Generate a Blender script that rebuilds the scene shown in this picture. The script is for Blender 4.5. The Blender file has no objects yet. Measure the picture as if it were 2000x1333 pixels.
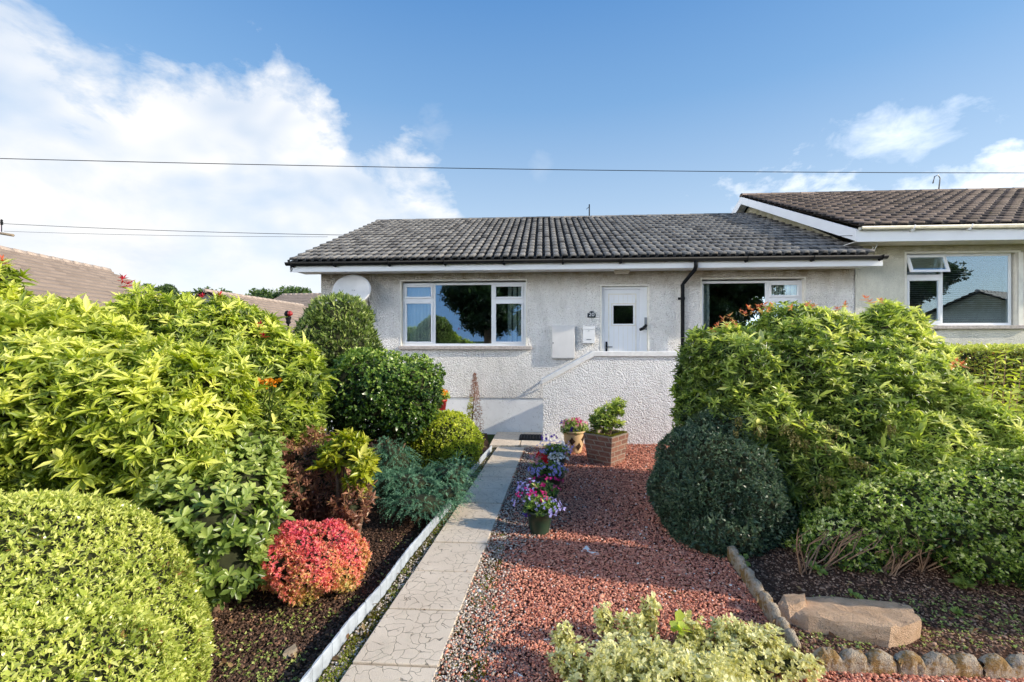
import bpy, math, random
import numpy as np
from mathutils import Vector
rng = np.random.default_rng(7)
random.seed(7)
F = 889.0; CZ = 1.754; SL = 0.0203
A = math.radians(3.9); CA, SA = math.cos(A), math.sin(A)
col = bpy.context.scene.collection
def G(y): return -SL*y
def W(px, py, Z): return np.array([(px-1000)/F*Z, Z, CZ-(py-666.5)/F*Z])
def gp(px, py):
    Z = CZ/((py-666.5)/F-SL); return np.array([(px-1000)/F*Z, Z, G(Z)])
def hw(u, v, z): return (u*CA+v*SA, -u*SA+v*CA, z)
def hpx(px, py, v):
    t = (px-1000)/F; Z = v/(CA+t*SA); return t*Z*CA-Z*SA, CZ-(py-666.5)/F*Z

# ---------------------------------------------------------------- objects
LOC = {}
def tag(o, label, cat, group=None, kind=None):
    if label: o['label'] = label
    if cat: o['category'] = cat
    if group: o['group'] = group
    if kind: o['kind'] = kind
    return o
def thing(name, loc, label, cat, group=None):
    o = bpy.data.objects.new(name, None); o.empty_display_size = .1
    col.objects.link(o); o.location = loc; LOC[o.name] = np.array(loc, float)
    return tag(o, label, cat, group)
def nmesh(name, V, Fc, mats, attrs=None, mi=None, smooth=False):
    """V (N,3); Fc list of arrays of faces (M,k)."""
    V = np.asarray(V, dtype=np.float32)
    if not isinstance(Fc, list): Fc = [Fc]
    Fc = [np.asarray(f, dtype=np.int32) for f in Fc if len(f)]
    me = bpy.data.meshes.new(name)
    nl = sum(f.size for f in Fc); nf = sum(len(f) for f in Fc)
    me.vertices.add(len(V)); me.vertices.foreach_set('co', V.ravel())
    me.loops.add(nl); me.loops.foreach_set('vertex_index', np.concatenate([f.ravel() for f in Fc]))
    me.polygons.add(nf)
    tot = np.concatenate([np.full(len(f), f.shape[1], np.int32) for f in Fc])
    st = np.concatenate([[0], np.cumsum(tot)[:-1]]).astype(np.int32)
    me.polygons.foreach_set('loop_start', st)
    if mi is not None: me.polygons.foreach_set('material_index', np.asarray(mi, np.int32))
    if smooth: me.polygons.foreach_set('use_smooth', np.ones(nf, bool))
    for m in (mats if isinstance(mats, (list, tuple)) else [mats]): me.materials.append(m)
    if attrs is not None:
        a = me.attributes.new('tint', 'FLOAT', 'POINT'); a.data.foreach_set('value', np.asarray(attrs, np.float32))
    me.update(calc_edges=True); me.validate()
    return me
def link(name, me, parent=None, origin=None):
    """mesh is in world coordinates; recentre to origin"""
    if origin is None:
        n = len(me.vertices); c = np.empty(n*3, np.float32); me.vertices.foreach_get('co', c); c = c.reshape(-1, 3)
        mn, mx = c.min(0), c.max(0); origin = np.array([(mn[0]+mx[0])/2, (mn[1]+mx[1])/2, mn[2]])
    origin = np.array(origin, float)
    me.transform(__import__('mathutils').Matrix.Translation(-Vector(origin)))
    o = bpy.data.objects.new(name, me); col.objects.link(o)
    if parent is not None:
        o.parent = parent; o.location = origin-LOC[parent.name]
    else: o.location = origin
    LOC[o.name] = origin
    return o
class MB:
    def __init__(s): s.v = []; s.f = []; s.m = []; s.sm = []
    def add(s, vs, fs, m=0, smooth=False):
        b = len(s.v); s.v += [tuple(map(float, x)) for x in vs]
        for f in fs: s.f.append(tuple(b+i for i in f)); s.m.append(m); s.sm.append(smooth)
    def box(s, a, b, tf=None, m=0, taper=None):
        (x0, y0, z0), (x1, y1, z1) = a, b
        vs = [(x0,y0,z0),(x1,y0,z0),(x1,y1,z0),(x0,y1,z0),(x0,y0,z1),(x1,y0,z1),(x1,y1,z1),(x0,y1,z1)]
        if tf: vs = [tf(*p) for p in vs]
        s.add(vs, [(0,3,2,1),(4,5,6,7),(0,1,5,4),(1,2,6,5),(2,3,7,6),(3,0,4,7)], m)
    def quad(s, p, m=0): s.add(p, [tuple(range(len(p)))], m)
    def tube(s, pts, r, n=10, m=0, cap=True):
        pts = [np.array(p, float) for p in pts]; R = r if hasattr(r, '__len__') else [r]*len(pts)
        vs = []; fs = []
        for i, p in enumerate(pts):
            d = pts[min(i+1, len(pts)-1)]-pts[max(i-1, 0)]; d /= np.linalg.norm(d)+1e-9
            a = np.cross(d, (0, 0, 1)) if abs(d[2]) < .9 else np.cross(d, (0, 1, 0)); a /= np.linalg.norm(a); b = np.cross(d, a)
            for k in range(n):
                t = 2*math.pi*k/n; vs.append(p+R[i]*(math.cos(t)*a+math.sin(t)*b))
        for i in range(len(pts)-1):
            for k in range(n): fs.append((i*n+k, i*n+(k+1) % n, (i+1)*n+(k+1) % n, (i+1)*n+k))
        if cap: fs += [tuple(range(n))[::-1], tuple(range((len(pts)-1)*n, len(pts)*n))]
        s.add(vs, fs, m, True)
    def lathe(s, c, prof, n=28, m=0, sq=1.0):
        vs = []; fs = []
        for (r, z) in prof:
            for k in range(n):
                t = 2*math.pi*k/n; vs.append((c[0]+r*math.cos(t), c[1]+r*sq*math.sin(t), c[2]+z))
        for i in range(len(prof)-1):
            for k in range(n): fs.append((i*n+k, i*n+(k+1) % n, (i+1)*n+(k+1) % n, (i+1)*n+k))
        s.add(vs, fs, m, True)
    def build(s, name, mats, parent=None, origin=None, bevel=0):
        me = bpy.data.meshes.new(name); me.from_pydata(s.v, [], s.f)
        for m in (mats if isinstance(mats, (list, tuple)) else [mats]): me.materials.append(m)
        me.polygons.foreach_set('material_index', s.m); me.polygons.foreach_set('use_smooth', s.sm); me.update()
        o = link(name, me, parent, origin)
        if bevel:
            b = o.modifiers.new('bevel', 'BEVEL'); b.width = bevel; b.segments = 2; b.limit_method = 'ANGLE'; b.angle_limit = .7
        return o

# ---------------------------------------------------------------- materials
def mat(name):
    m = bpy.data.materials.new(name); m.use_nodes = True; nt = m.node_tree
    return m, nt, nt.nodes['Principled BSDF']
def N(nt, t, **k):
    n = nt.nodes.new(t)
    for a, b in k.items():
        if a in n.inputs.keys(): n.inputs[a].default_value = b
        else: setattr(n, a, b)
    return n
def ramp(nt, stops, fac=None, interp='LINEAR'):
    r = nt.nodes.new('ShaderNodeValToRGB'); cr = r.color_ramp; cr.interpolation = interp
    while len(cr.elements) < len(stops): cr.elements.new(.5)
    for e, (p, c) in zip(cr.elements, stops): e.position = p; e.color = (*c, 1) if len(c) == 3 else c
    if fac is not None: nt.links.new(fac, r.inputs['Fac'])
    return r
def objco(nt): return N(nt, 'ShaderNodeTexCoord').outputs['Object']
def mixc(nt, f, a, b, mode='MIX'):
    n = nt.nodes.new('ShaderNodeMix'); n.data_type = 'RGBA'; n.blend_type = mode
    for s, x in ((0, f), (6, a), (7, b)):
        if hasattr(x, 'links') or hasattr(x, 'is_output'): nt.links.new(x, n.inputs[s])
        else: n.inputs[s].default_value = x if s == 0 else (*x, 1)
    return n.outputs[2]
def math_(nt, op, a, b=None, c=None, clamp=False):
    n = nt.nodes.new('ShaderNodeMath'); n.operation = op; n.use_clamp = clamp
    for i, x in enumerate((a, b, c)):
        if x is None: continue
        if hasattr(x, 'is_output'): nt.links.new(x, n.inputs[i])
        else: n.inputs[i].default_value = x
    return n.outputs[0]
def noise(nt, co, scale, detail=4, rough=.55, dist=0):
    n = N(nt, 'ShaderNodeTexNoise'); n.inputs['Scale'].default_value = scale; n.inputs['Detail'].default_value = detail
    n.inputs['Roughness'].default_value = rough; n.inputs['Distortion'].default_value = dist
    if co is not None: nt.links.new(co, n.inputs['Vector'])
    return n.outputs['Fac']
def bump(nt, h, bs, strength=.5, dist=.01):
    b = N(nt, 'ShaderNodeBump'); b.inputs['Strength'].default_value = strength; b.inputs['Distance'].default_value = dist
    nt.links.new(h, b.inputs['Height']); nt.links.new(b.outputs[0], bs.inputs['Normal']); return b
def simple(name, c, rough=.5, var=.12, scale=6, bmp=0, metal=0, bscale=60):
    m, nt, bs = mat(name); co = objco(nt)
    if name == 'black_plastic': bs.inputs['Specular IOR Level'].default_value = .12
    n = noise(nt, co, scale)
    c2 = [x*(1-var) for x in c]; c3 = [min(1, x*(1+var)) for x in c]
    r = ramp(nt, [(.3, c2), (.7, c3)], n); nt.links.new(r.outputs[0], bs.inputs['Base Color'])
    bs.inputs['Roughness'].default_value = rough; bs.inputs['Metallic'].default_value = metal
    if bmp: bump(nt, noise(nt, co, bscale), bs, bmp, .005)
    return m
def leafmat(name, stops, rough=.4, trans=.35, spec=.5, gain=1.0):
    stops = [(p, tuple(min(.9, x*gain) for x in c)) for p, c in stops]
    m, nt, bs = mat(name)
    at = N(nt, 'ShaderNodeAttribute', attribute_name='tint')
    r = ramp(nt, stops, at.outputs['Fac'])
    nt.links.new(r.outputs[0], bs.inputs['Base Color'])
    bs.inputs['Roughness'].default_value = rough; bs.inputs['Specular IOR Level'].default_value = spec
    tr = N(nt, 'ShaderNodeBsdfTranslucent')
    hs = N(nt, 'ShaderNodeHueSaturation'); hs.inputs['Saturation'].default_value = 1.15; hs.inputs['Value'].default_value = 1.3
    nt.links.new(r.outputs[0], hs.inputs['Color']); nt.links.new(hs.outputs[0], tr.inputs['Color'])
    mx = N(nt, 'ShaderNodeMixShader'); mx.inputs[0].default_value = trans
    nt.links.new(bs.outputs[0], mx.inputs[1]); nt.links.new(tr.outputs[0], mx.inputs[2])
    nt.links.new(mx.outputs[0], nt.nodes['Material Output'].inputs[0])
    return m
def tintmat(name, stops, rough=.8, interp='LINEAR', bmp=0, trans=0):
    m, nt, bs = mat(name)
    at = N(nt, 'ShaderNodeAttribute', attribute_name='tint')
    r = ramp(nt, stops, at.outputs['Fac'], interp)
    nt.links.new(r.outputs[0], bs.inputs['Base Color']); bs.inputs['Roughness'].default_value = rough
    if bmp: bump(nt, noise(nt, objco(nt), 150), bs, bmp, .003)
    return m

def wallmat(name, base, dark, chip, scale=75, bs_=.9, dist=.012, stain=None, stainz=(2.75, 3.2)):
    m, nt, bs = mat(name)
    g = N(nt, 'ShaderNodeNewGeometry').outputs['Position']
    vor = N(nt, 'ShaderNodeTexVoronoi'); vor.inputs['Scale'].default_value = scale; nt.links.new(g, vor.inputs['Vector'])
    fine = noise(nt, g, scale*.55, 3, .6)
    big = noise(nt, g, 1.3, 5, .6)
    c = ramp(nt, [(.34, dark), (.62, base)], big).outputs[0]
    sp = noise(nt, g, scale*1.1, 2, .8)
    c = mixc(nt, ramp(nt, [(.57, (0, 0, 0)), (.69, (.8, .8, .8))], sp).outputs[0], c, chip)
    sm = N(nt, 'ShaderNodeMapping'); sm.inputs['Scale'].default_value = (2.5, 2.5, 1.1); nt.links.new(g, sm.inputs[0])
    c = mixc(nt, ramp(nt, [(.5, (0,)*3), (.75, (.5,)*3)], noise(nt, sm.outputs[0], 1.6, 6, .7)).outputs[0], c, [x*.62 for x in dark])
    if stain:
        xyz = N(nt, 'ShaderNodeSeparateXYZ'); nt.links.new(g, xyz.inputs[0])
        mr = N(nt, 'ShaderNodeMapRange'); nt.links.new(xyz.outputs[2], mr.inputs[0]); mr.inputs[1].default_value = stainz[0]; mr.inputs[2].default_value = stainz[1]
        f = math_(nt, 'MULTIPLY', mr.outputs[0], ramp(nt, [(.25, (.35,)*3), (.65, (1,)*3)], noise(nt, g, 3.5, 5, .7)).outputs[0])
        c = mixc(nt, f, c, stain)
        # scattered dark lichen marks
        f2 = ramp(nt, [(.66, (0, 0, 0)), (.74, (.75,)*3)], noise(nt, g, 22, 5, .75)).outputs[0]
        c = mixc(nt, math_(nt, 'MULTIPLY', f2, ramp(nt, [(.45, (0, 0, 0)), (.6, (1,)*3)], noise(nt, g, .9, 2)).outputs[0]), c, [x*.45 for x in dark])
    nt.links.new(c, bs.inputs['Base Color']); bs.inputs['Roughness'].default_value = .9; bs.inputs['Specular IOR Level'].default_value = .2
    h = math_(nt, 'ADD', math_(nt, 'MULTIPLY', vor.outputs['Distance'], -.7), fine)
    bump(nt, h, bs, bs_, dist)
    return m
M = {}
M['dash'] = wallmat('pebble_dash', (.94, .91, .87), (.86, .83, .78), (.36, .31, .25), 42, 1.0, .03, stain=(.33, .25, .14))
M['dash2'] = wallmat('cream_pebble_dash', (.82, .79, .68), (.72, .69, .59), (.55, .5, .41), 62, .9, .012, stain=(.4, .36, .22), stainz=(3.1, 3.7))
M['harl'] = wallmat('white_harling', (.93, .92, .91), (.9, .89, .87), (.7, .67, .63), 40, 1.0, .032)
def plain_wall():
    m, nt, bs = mat('smooth_white_render'); g = N(nt, 'ShaderNodeNewGeometry').outputs['Position']
    c = ramp(nt, [(.3, (.86, .85, .84)), (.6, (.93, .93, .92))], noise(nt, g, 4, 6, .65)).outputs[0]
    vo = N(nt, 'ShaderNodeTexVoronoi', feature='DISTANCE_TO_EDGE'); vo.inputs['Scale'].default_value = 2.2
    nd = N(nt, 'ShaderNodeTexNoise'); nd.inputs['Scale'].default_value = 5; nt.links.new(g, nd.inputs['Vector'])
    nt.links.new(mixc(nt, .18, (0, 0, 0), nd.outputs['Color'], 'MIX'), vo.inputs['Vector'])
    ad = N(nt, 'ShaderNodeVectorMath', operation='ADD'); nt.links.new(g, ad.inputs[0]); nt.links.new(nd.outputs['Color'], ad.inputs[1]); nt.links.new(ad.outputs[0], vo.inputs['Vector'])
    cr = ramp(nt, [(.0, (.55,)*3), (.012, (0, 0, 0))], vo.outputs['Distance']).outputs[0]
    c = mixc(nt, cr, c, (.3, .27, .24))
    nt.links.new(c, bs.inputs['Base Color']); bs.inputs['Roughness'].default_value = .75
    bump(nt, noise(nt, g, 30), bs, .25, .004); return m
M['plinth'] = plain_wall()
M['upvc'] = simple('white_upvc', (.88, .89, .91), .3, .03, 2)
M['trim'] = simple('painted_reveal', (.82, .79, .71), .7, .1, 8, .2)
M['fascia'] = simple('white_fascia', (.92, .93, .95), .35, .05, 1.5)
M['coping'] = simple('painted_coping', (.85, .83, .80), .8, .08, 12, .3)
M['sill'] = simple('grey_concrete_sill', (.5, .44, .40), .85, .25, 25, .5)
M['black'] = simple('black_plastic', (.010, .011, .013), .5, .2, 5)
M['rubber'] = simple('black_rubber', (.02, .02, .02), .8, .2, 20, .3)
M['grey_metal'] = simple('grey_metal', (.35, .36, .37), .4, .1, 8, 0, .6)
M['dish'] = simple('dish_grey', (.76, .75, .74), .5, .06, 6)
M['box'] = simple('meter_box_grey', (.72, .70, .68), .5, .05, 5)
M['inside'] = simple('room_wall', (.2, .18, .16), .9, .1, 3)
M['blind'] = simple('fabric_blind', (.93, .95, .82), .8, .06, 5)
M['slat'] = simple('blind_slat', (.38, .36, .33), .6, .06, 5)
M['lampg'] = simple('lamp_glass', (.7, .62, .5), .3, .05, 5)
M['white'] = simple('white_paint', (.8, .8, .8), .5, .04, 5)
M['navy'] = simple('plaque_slate', (.02, .028, .035), .5, .2, 20)
def glassmat(name, f0, rough=0.0):
    m, nt, bs = mat(name)
    gl = N(nt, 'ShaderNodeBsdfGlossy'); gl.inputs['Roughness'].default_value = rough
    gl.inputs['Color'].default_value = (.72, .88, 1, 1)
    tr = N(nt, 'ShaderNodeBsdfTransparent'); tr.inputs[0].default_value = (.97, .99, .98, 1)
    lw = N(nt, 'ShaderNodeLayerWeight'); lw.inputs['Blend'].default_value = .25
    f = math_(nt, 'MULTIPLY_ADD', lw.outputs['Fresnel'], 1-f0, f0, True)
    b = N(nt, 'ShaderNodeBump'); b.inputs['Strength'].default_value = .05; b.inputs['Distance'].default_value = .01
    nt.links.new(noise(nt, objco(nt), 1.2, 1), b.inputs['Height']); nt.links.new(b.outputs[0], gl.inputs['Normal'])
    mx = N(nt, 'ShaderNodeMixShader'); nt.links.new(f, mx.inputs[0]); nt.links.new(tr.outputs[0], mx.inputs[1]); nt.links.new(gl.outputs[0], mx.inputs[2])
    nt.links.new(mx.outputs[0], nt.nodes['Material Output'].inputs[0]); return m
M['glass'] = glassmat('window_glass', .24)
def roofmat(name, stops, lichen, moss):
    m, nt, bs = mat(name); g = N(nt, 'ShaderNodeNewGeometry').outputs['Position']
    at = N(nt, 'ShaderNodeAttribute', attribute_name='tint')
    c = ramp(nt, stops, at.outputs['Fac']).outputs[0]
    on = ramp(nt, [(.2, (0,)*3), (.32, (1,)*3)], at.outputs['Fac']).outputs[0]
    c = mixc(nt, math_(nt, 'MULTIPLY', on, ramp(nt, [(.56, (0,)*3), (.7, (.5,)*3)], noise(nt, g, 33, 5, .75)).outputs[0]), c, lichen)
    c = mixc(nt, math_(nt, 'MULTIPLY', on, ramp(nt, [(.6, (0,)*3), (.68, (.7,)*3)], noise(nt, g, 7, 4, .7)).outputs[0]), c, moss)
    nt.links.new(c, bs.inputs['Base Color']); bs.inputs['Roughness'].default_value = .75
    bump(nt, noise(nt, g, 90, 3), bs, .5, .006); return m
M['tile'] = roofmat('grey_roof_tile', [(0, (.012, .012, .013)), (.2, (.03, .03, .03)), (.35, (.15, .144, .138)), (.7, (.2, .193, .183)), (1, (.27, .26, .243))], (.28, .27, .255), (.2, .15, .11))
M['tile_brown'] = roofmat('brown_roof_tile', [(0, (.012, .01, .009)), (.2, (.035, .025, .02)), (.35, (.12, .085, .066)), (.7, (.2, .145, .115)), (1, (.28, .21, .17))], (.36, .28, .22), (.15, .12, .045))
M['tile_far'] = roofmat('faded_brown_tile', [(0, (.05, .04, .035)), (.2, (.19, .145, .115)), (.5, (.25, .195, .155)), (1, (.29, .225, .18))], (.31, .25, .2), (.2, .16, .125))

def soil(name, c1, c2, c3):
    m, nt, bs = mat(name); g = N(nt, 'ShaderNodeNewGeometry').outputs['Position']
    c = ramp(nt, [(.3, c1), (.6, c2), (.78, c3)], noise(nt, g, 38, 6, .75)).outputs[0]
    nt.links.new(c, bs.inputs['Base Color']); bs.inputs['Roughness'].default_value = 1; bs.inputs['Specular IOR Level'].default_value = .1
    bump(nt, math_(nt, 'ADD', noise(nt, g, 60, 5, .7), noise(nt, g, 9, 3)), bs, 1, .03); return m
M['soil'] = soil('dark_soil', (.03, .018, .012), (.10, .058, .038), (.22, .13, .08))
M['soil2'] = soil('red_soil', (.04, .02, .014), (.15, .08, .052), (.36, .2, .13))
M['gravelbase'] = soil('gravel_base', (.08, .03, .022), (.2, .085, .06), (.4, .24, .18))
M['mossbase'] = soil('mossy_gravel', (.05, .04, .02), (.13, .12, .03), (.3, .24, .14))
M['grass'] = soil('lawn_green', (.03, .05, .015), (.06, .1, .025), (.12, .15, .05))
M['asphalt'] = soil('asphalt', (.04, .04, .04), (.055, .055, .055), (.08, .08, .08))
def pathmat():
    m, nt, bs = mat('cracked_pattern_slab'); g = objco(nt)
    nd = N(nt, 'ShaderNodeTexNoise'); nd.inputs['Scale'].default_value = 9; nd.inputs['Detail'].default_value = 2; nt.links.new(g, nd.inputs['Vector'])
    sc = N(nt, 'ShaderNodeVectorMath', operation='SCALE'); nt.links.new(nd.outputs['Color'], sc.inputs[0]); sc.inputs['Scale'].default_value = .16
    ad = N(nt, 'ShaderNodeVectorMath', operation='ADD'); nt.links.new(g, ad.inputs[0]); nt.links.new(sc.outputs[0], ad.inputs[1])
    vo = N(nt, 'ShaderNodeTexVoronoi', feature='DISTANCE_TO_EDGE', voronoi_dimensions='2D'); vo.inputs['Scale'].default_value = 13; nt.links.new(ad.outputs[0], vo.inputs['Vector'])
    brk = ramp(nt, [(.42, (0,)*3), (.48, (1,)*3)], noise(nt, g, 9, 2)).outputs[0]
    ln = ramp(nt, [(.0, (1,)*3), (.010, (1,)*3), (.026, (0,)*3)], vo.outputs['Distance']).outputs[0]
    ln = math_(nt, 'MULTIPLY', ln, brk)
    c = ramp(nt, [(.3, (.72, .59, .45)), (.7, (.88, .75, .59))], noise(nt, g, 2.3, 6, .7)).outputs[0]
    c = mixc(nt, ramp(nt, [(.62, (0,)*3), (.7, (.6,)*3)], noise(nt, g, 160, 2)).outputs[0], c, (.5, .43, .35))
    c = mixc(nt, ramp(nt, [(.58, (0,)*3), (.75, (.55,)*3)], noise(nt, g, 5, 5, .7)).outputs[0], c, (.58, .52, .38))
    c = mixc(nt, math_(nt, 'MULTIPLY', ln, .65), c, (.12, .10, .07))
    nt.links.new(c, bs.inputs['Base Color']); bs.inputs['Roughness'].default_value = .85
    h = math_(nt, 'SUBTRACT', math_(nt, 'MULTIPLY', noise(nt, g, 170, 3), .35), ln)
    bump(nt, h, bs, .9, .012); return m
M['path'] = pathmat()
def brickmat():
    m, nt, bs = mat('rough_brick'); u = N(nt, 'ShaderNodeTexCoord').outputs['UV']
    b = N(nt, 'ShaderNodeTexBrick'); nt.links.new(u, b.inputs['Vector'])
    b.inputs['Scale'].default_value = 1; b.inputs['Brick Width'].default_value = .2; b.inputs['Row Height'].default_value = .077; b.inputs['Mortar Size'].default_value = .009
    b.inputs['Color1'].default_value = (.30, .14, .095, 1); b.inputs['Color2'].default_value = (.17, .075, .055, 1); b.inputs['Mortar'].default_value = (.34, .28, .22, 1)
    b.inputs['Bias'].default_value = 0
    co = objco(nt)
    c = mixc(nt, ramp(nt, [(.5, (0,)*3), (.7, (.5,)*3)], noise(nt, co, 18, 5, .7)).outputs[0], b.outputs['Color'], (.36, .24, .16))
    nt.links.new(c, bs.inputs['Base Color']); bs.inputs['Roughness'].default_value = .95
    h = math_(nt, 'ADD', math_(nt, 'MULTIPLY', b.outputs['Fac'], -1.2), noise(nt, co, 45, 4)); bump(nt, h, bs, 1, .012); return m
M['brick'] = brickmat()
def stonemat(name, c1, c2, moss, ms=.58):
    m, nt, bs = mat(name); co = objco(nt)
    c = ramp(nt, [(.3, c1), (.7, c2)], noise(nt, co, 12, 6, .7)).outputs[0]
    c = mixc(nt, ramp(nt, [(ms, (0,)*3), (ms+.1, (.9,)*3)], noise(nt, co, 9, 5, .75)).outputs[0], c, moss)
    c = mixc(nt, ramp(nt, [(.62, (0,)*3), (.68, (.8,)*3)], noise(nt, co, 70, 3, .7)).outputs[0], c, [x*.4 for x in c1])
    nt.links.new(c, bs.inputs['Base Color']); bs.inputs['Roughness'].default_value = .95
    bump(nt, math_(nt, 'ADD', noise(nt, co, 30, 6, .7), noise(nt, co, 120, 2)), bs, .9, .015); return m
M['rock'] = stonemat('sandstone_rock', (.58, .36, .21), (.82, .57, .37), (.32, .19, .12), .6)
M['edgestone'] = stonemat('mossy_concrete', (.40, .33, .24), (.60, .50, .38), (.30, .17, .04), .45)
M['potgreen'] = simple('dark_green_glaze', (.03, .06, .035), .35, .3, 6)
M['terra'] = simple('buff_terracotta', (.68, .46, .24), .75, .12, 10, .2)
M['strip'] = simple('pale_blue_plastic', (.42, .47, .53), .55, .22, 12, .3, bscale=40)
M['wood'] = simple('weathered_wood', (.33, .26, .18), .8, .25, 25, .5)
M['bark'] = simple('brown_bark', (.2, .12, .075), .9, .35, 30, .6)
M['barklight'] = simple('pale_red_bark', (.33, .2, .12), .9, .3, 30, .6)
M['core'] = simple('dark_shade_core', (.03, .035, .013), 1, .4, 20)  # near-black filler lumps inside shrubs; their colour paints the shade between leaves

# ---------------------------------------------------------------- world, sun, camera
sc = bpy.context.scene
sc.view_settings.view_transform = 'Standard'; sc.view_settings.look = 'None'; sc.view_settings.exposure = 0
sc.cycles.max_bounces = 6; sc.cycles.transparent_max_bounces = 8; sc.cycles.diffuse_bounces = 3
travel = Vector((-1, .265, -.47)).normalized()
elev = math.asin(-travel.z); azs = math.atan2(-travel.x, -travel.y)
ld = bpy.data.lights.new('sun', 'SUN'); ld.energy = 5.0; ld.angle = math.radians(.6); ld.color = (1, .89, .73)
lo = bpy.data.objects.new('sun', ld); col.objects.link(lo); lo.rotation_euler = travel.to_track_quat('-Z', 'Y').to_euler(); lo.location = (10, -3, 8)
w = bpy.data.worlds.new('World'); sc.world = w; w.use_nodes = True; nt = w.node_tree
bg = nt.nodes['Background']
sky = N(nt, 'ShaderNodeTexSky', sky_type='NISHITA', sun_disc=False); sky.sun_elevation = elev; sky.sun_rotation = azs
sky.altitude = 50; sky.air_density = 1.0; sky.dust_density = .4; sky.ozone_density = 1.6
tc = N(nt, 'ShaderNodeTexCoord'); d = tc.outputs['Generated']
sx = N(nt, 'ShaderNodeSeparateXYZ'); nt.links.new(d, sx.inputs[0])
az = math_(nt, 'ARCTAN2', sx.outputs[0], sx.outputs[1]); el = math_(nt, 'ARCSINE', sx.outputs[2])
def cloudnoise(scale, det, seed, stretch=1.6):
    mp = N(nt, 'ShaderNodeMapping'); mp.inputs['Scale'].default_value = (1, 1, stretch); mp.inputs['Location'].default_value = (seed, seed*.7, 0)
    nt.links.new(d, mp.inputs[0]); return noise(nt, mp.outputs[0], scale, det, .6, .3)
n1 = cloudnoise(5.5, 10, 2.3); n2 = cloudnoise(1.8, 4, 5.1); n3 = cloudnoise(14, 6, 1.1)
# upper outline of the cloud bank by azimuth; banks behind the camera added as fill
pts = [(-180, 5), (-165, 8), (-120, 34), (-80, 30), (-60, 27), (-48, 27.5), (-43.5, 23.5), (-40, 23), (-33, 26.5), (-26, 27.5), (-22, 25), (-17, 22.5), (-11, 21), (-7.5, 18), (-5, 10), (0, 6), (10, 7), (18, 12), (27, 15.5), (36, 17), (44, 16), (50, 14), (64, 22), (85, 38), (118, 38), (130, 18), (138, 5), (180, 5)]
azn = math_(nt, 'MULTIPLY_ADD', az, 1/(2*math.pi), .5)
cr = ramp(nt, [((a+180)/360, (e/40,)*3) for a, e in pts], azn)
top = math_(nt, 'MULTIPLY', cr.outputs[0], math.radians(40))
dens = math_(nt, 'SUBTRACT', top, el)
dens = math_(nt, 'ADD', dens, math_(nt, 'MULTIPLY_ADD', n1, .34, -.17))
dens = math_(nt, 'ADD', dens, math_(nt, 'MULTIPLY_ADD', n3, .12, -.06))
bank = math_(nt, 'MULTIPLY', math_(nt, 'ADD', dens, .015), 14, None, True)
# holes of paler blue inside the bank
hole = ramp(nt, [(.50, (1,)*3), (.64, (.35,)*3)], n2).outputs[0]
bank = math_(nt, 'MULTIPLY', bank, hole)
def blob(a, e, ra, re, amp):
    x = math_(nt, 'DIVIDE', math_(nt, 'SUBTRACT', az, math.radians(a)), math.radians(ra)); y = math_(nt, 'DIVIDE', math_(nt, 'SUBTRACT', el, math.radians(e)), math.radians(re))
    r = math_(nt, 'ADD', math_(nt, 'POWER', x, 2), math_(nt, 'POWER', y, 2))
    k = math_(nt, 'ADD', math_(nt, 'SUBTRACT', 1, r), math_(nt, 'MULTIPLY_ADD', n3, 3.4, -1.9))
    return math_(nt, 'MULTIPLY', math_(nt, 'MULTIPLY', k, .5, None, True), amp)
cl = bank
for b in ((40, 19.4, 7.5, 3.0, .9), (-46, 34, 6, 2, .3), (-9.5, 25, 2.5, 3, .3), (4, 21, 2, 2.2, .22)):
    cl = math_(nt, 'MAXIMUM', cl, blob(*b))
cl = math_(nt, 'MULTIPLY', cl, math_(nt, 'SUBTRACT', 1, blob(-9, 12.5, 9, 5.5, .95), None, True))
SKYV = 1/.15
eln = math_(nt, 'MULTIPLY', el, 1/(math.pi/2))
grad = ramp(nt, [(0, (.86, .91, .97)), (.09, (.76, .85, .96)), (.18, (.50, .68, .90)), (.30, (.24, .47, .81)), (.42, (.12, .33, .72)), (.7, (.09, .26, .62))], eln)
gs = N(nt, 'ShaderNodeVectorMath', operation='SCALE'); nt.links.new(grad.outputs[0], gs.inputs[0]); gs.inputs['Scale'].default_value = SKYV
hsv = N(nt, 'ShaderNodeHueSaturation'); hsv.inputs['Saturation'].default_value = 1.15; hsv.inputs['Value'].default_value = 1.4; nt.links.new(sky.outputs[0], hsv.inputs['Color'])
c0 = mixc(nt, .75, hsv.outputs[0], gs.outputs[0])
shade = ramp(nt, [(.32, (.82, .88, .97)), (.55, (1.0, 1.0, 1.0))], n1).outputs[0]
# clouds nearer the sun are brighter
sd = N(nt, 'ShaderNodeVectorMath', operation='DOT_PRODUCT'); nt.links.new(d, sd.inputs[0]); sd.inputs[1].default_value = tuple(-travel)
glow = math_(nt, 'MULTIPLY_ADD', math_(nt, 'POWER', math_(nt, 'MULTIPLY_ADD', sd.outputs['Value'], .5, .5, True), 3.0), 1.2*SKYV, SKYV*1.04)
behind = math_(nt, 'MULTIPLY', sx.outputs[1], -2.2, None, True)
lowb = N(nt, 'ShaderNodeMapRange', interpolation_type='SMOOTHSTEP'); nt.links.new(el, lowb.inputs[0]); lowb.inputs[1].default_value = math.radians(32); lowb.inputs[2].default_value = math.radians(14); lowb.inputs[3].default_value = .2; lowb.inputs[4].default_value = 1
glow = math_(nt, 'ADD', glow, math_(nt, 'MULTIPLY', math_(nt, 'MULTIPLY', behind, lowb.outputs[0]), 4.8*SKYV))  # extra low cloud glow behind the camera, added to brighten the walls
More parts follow.
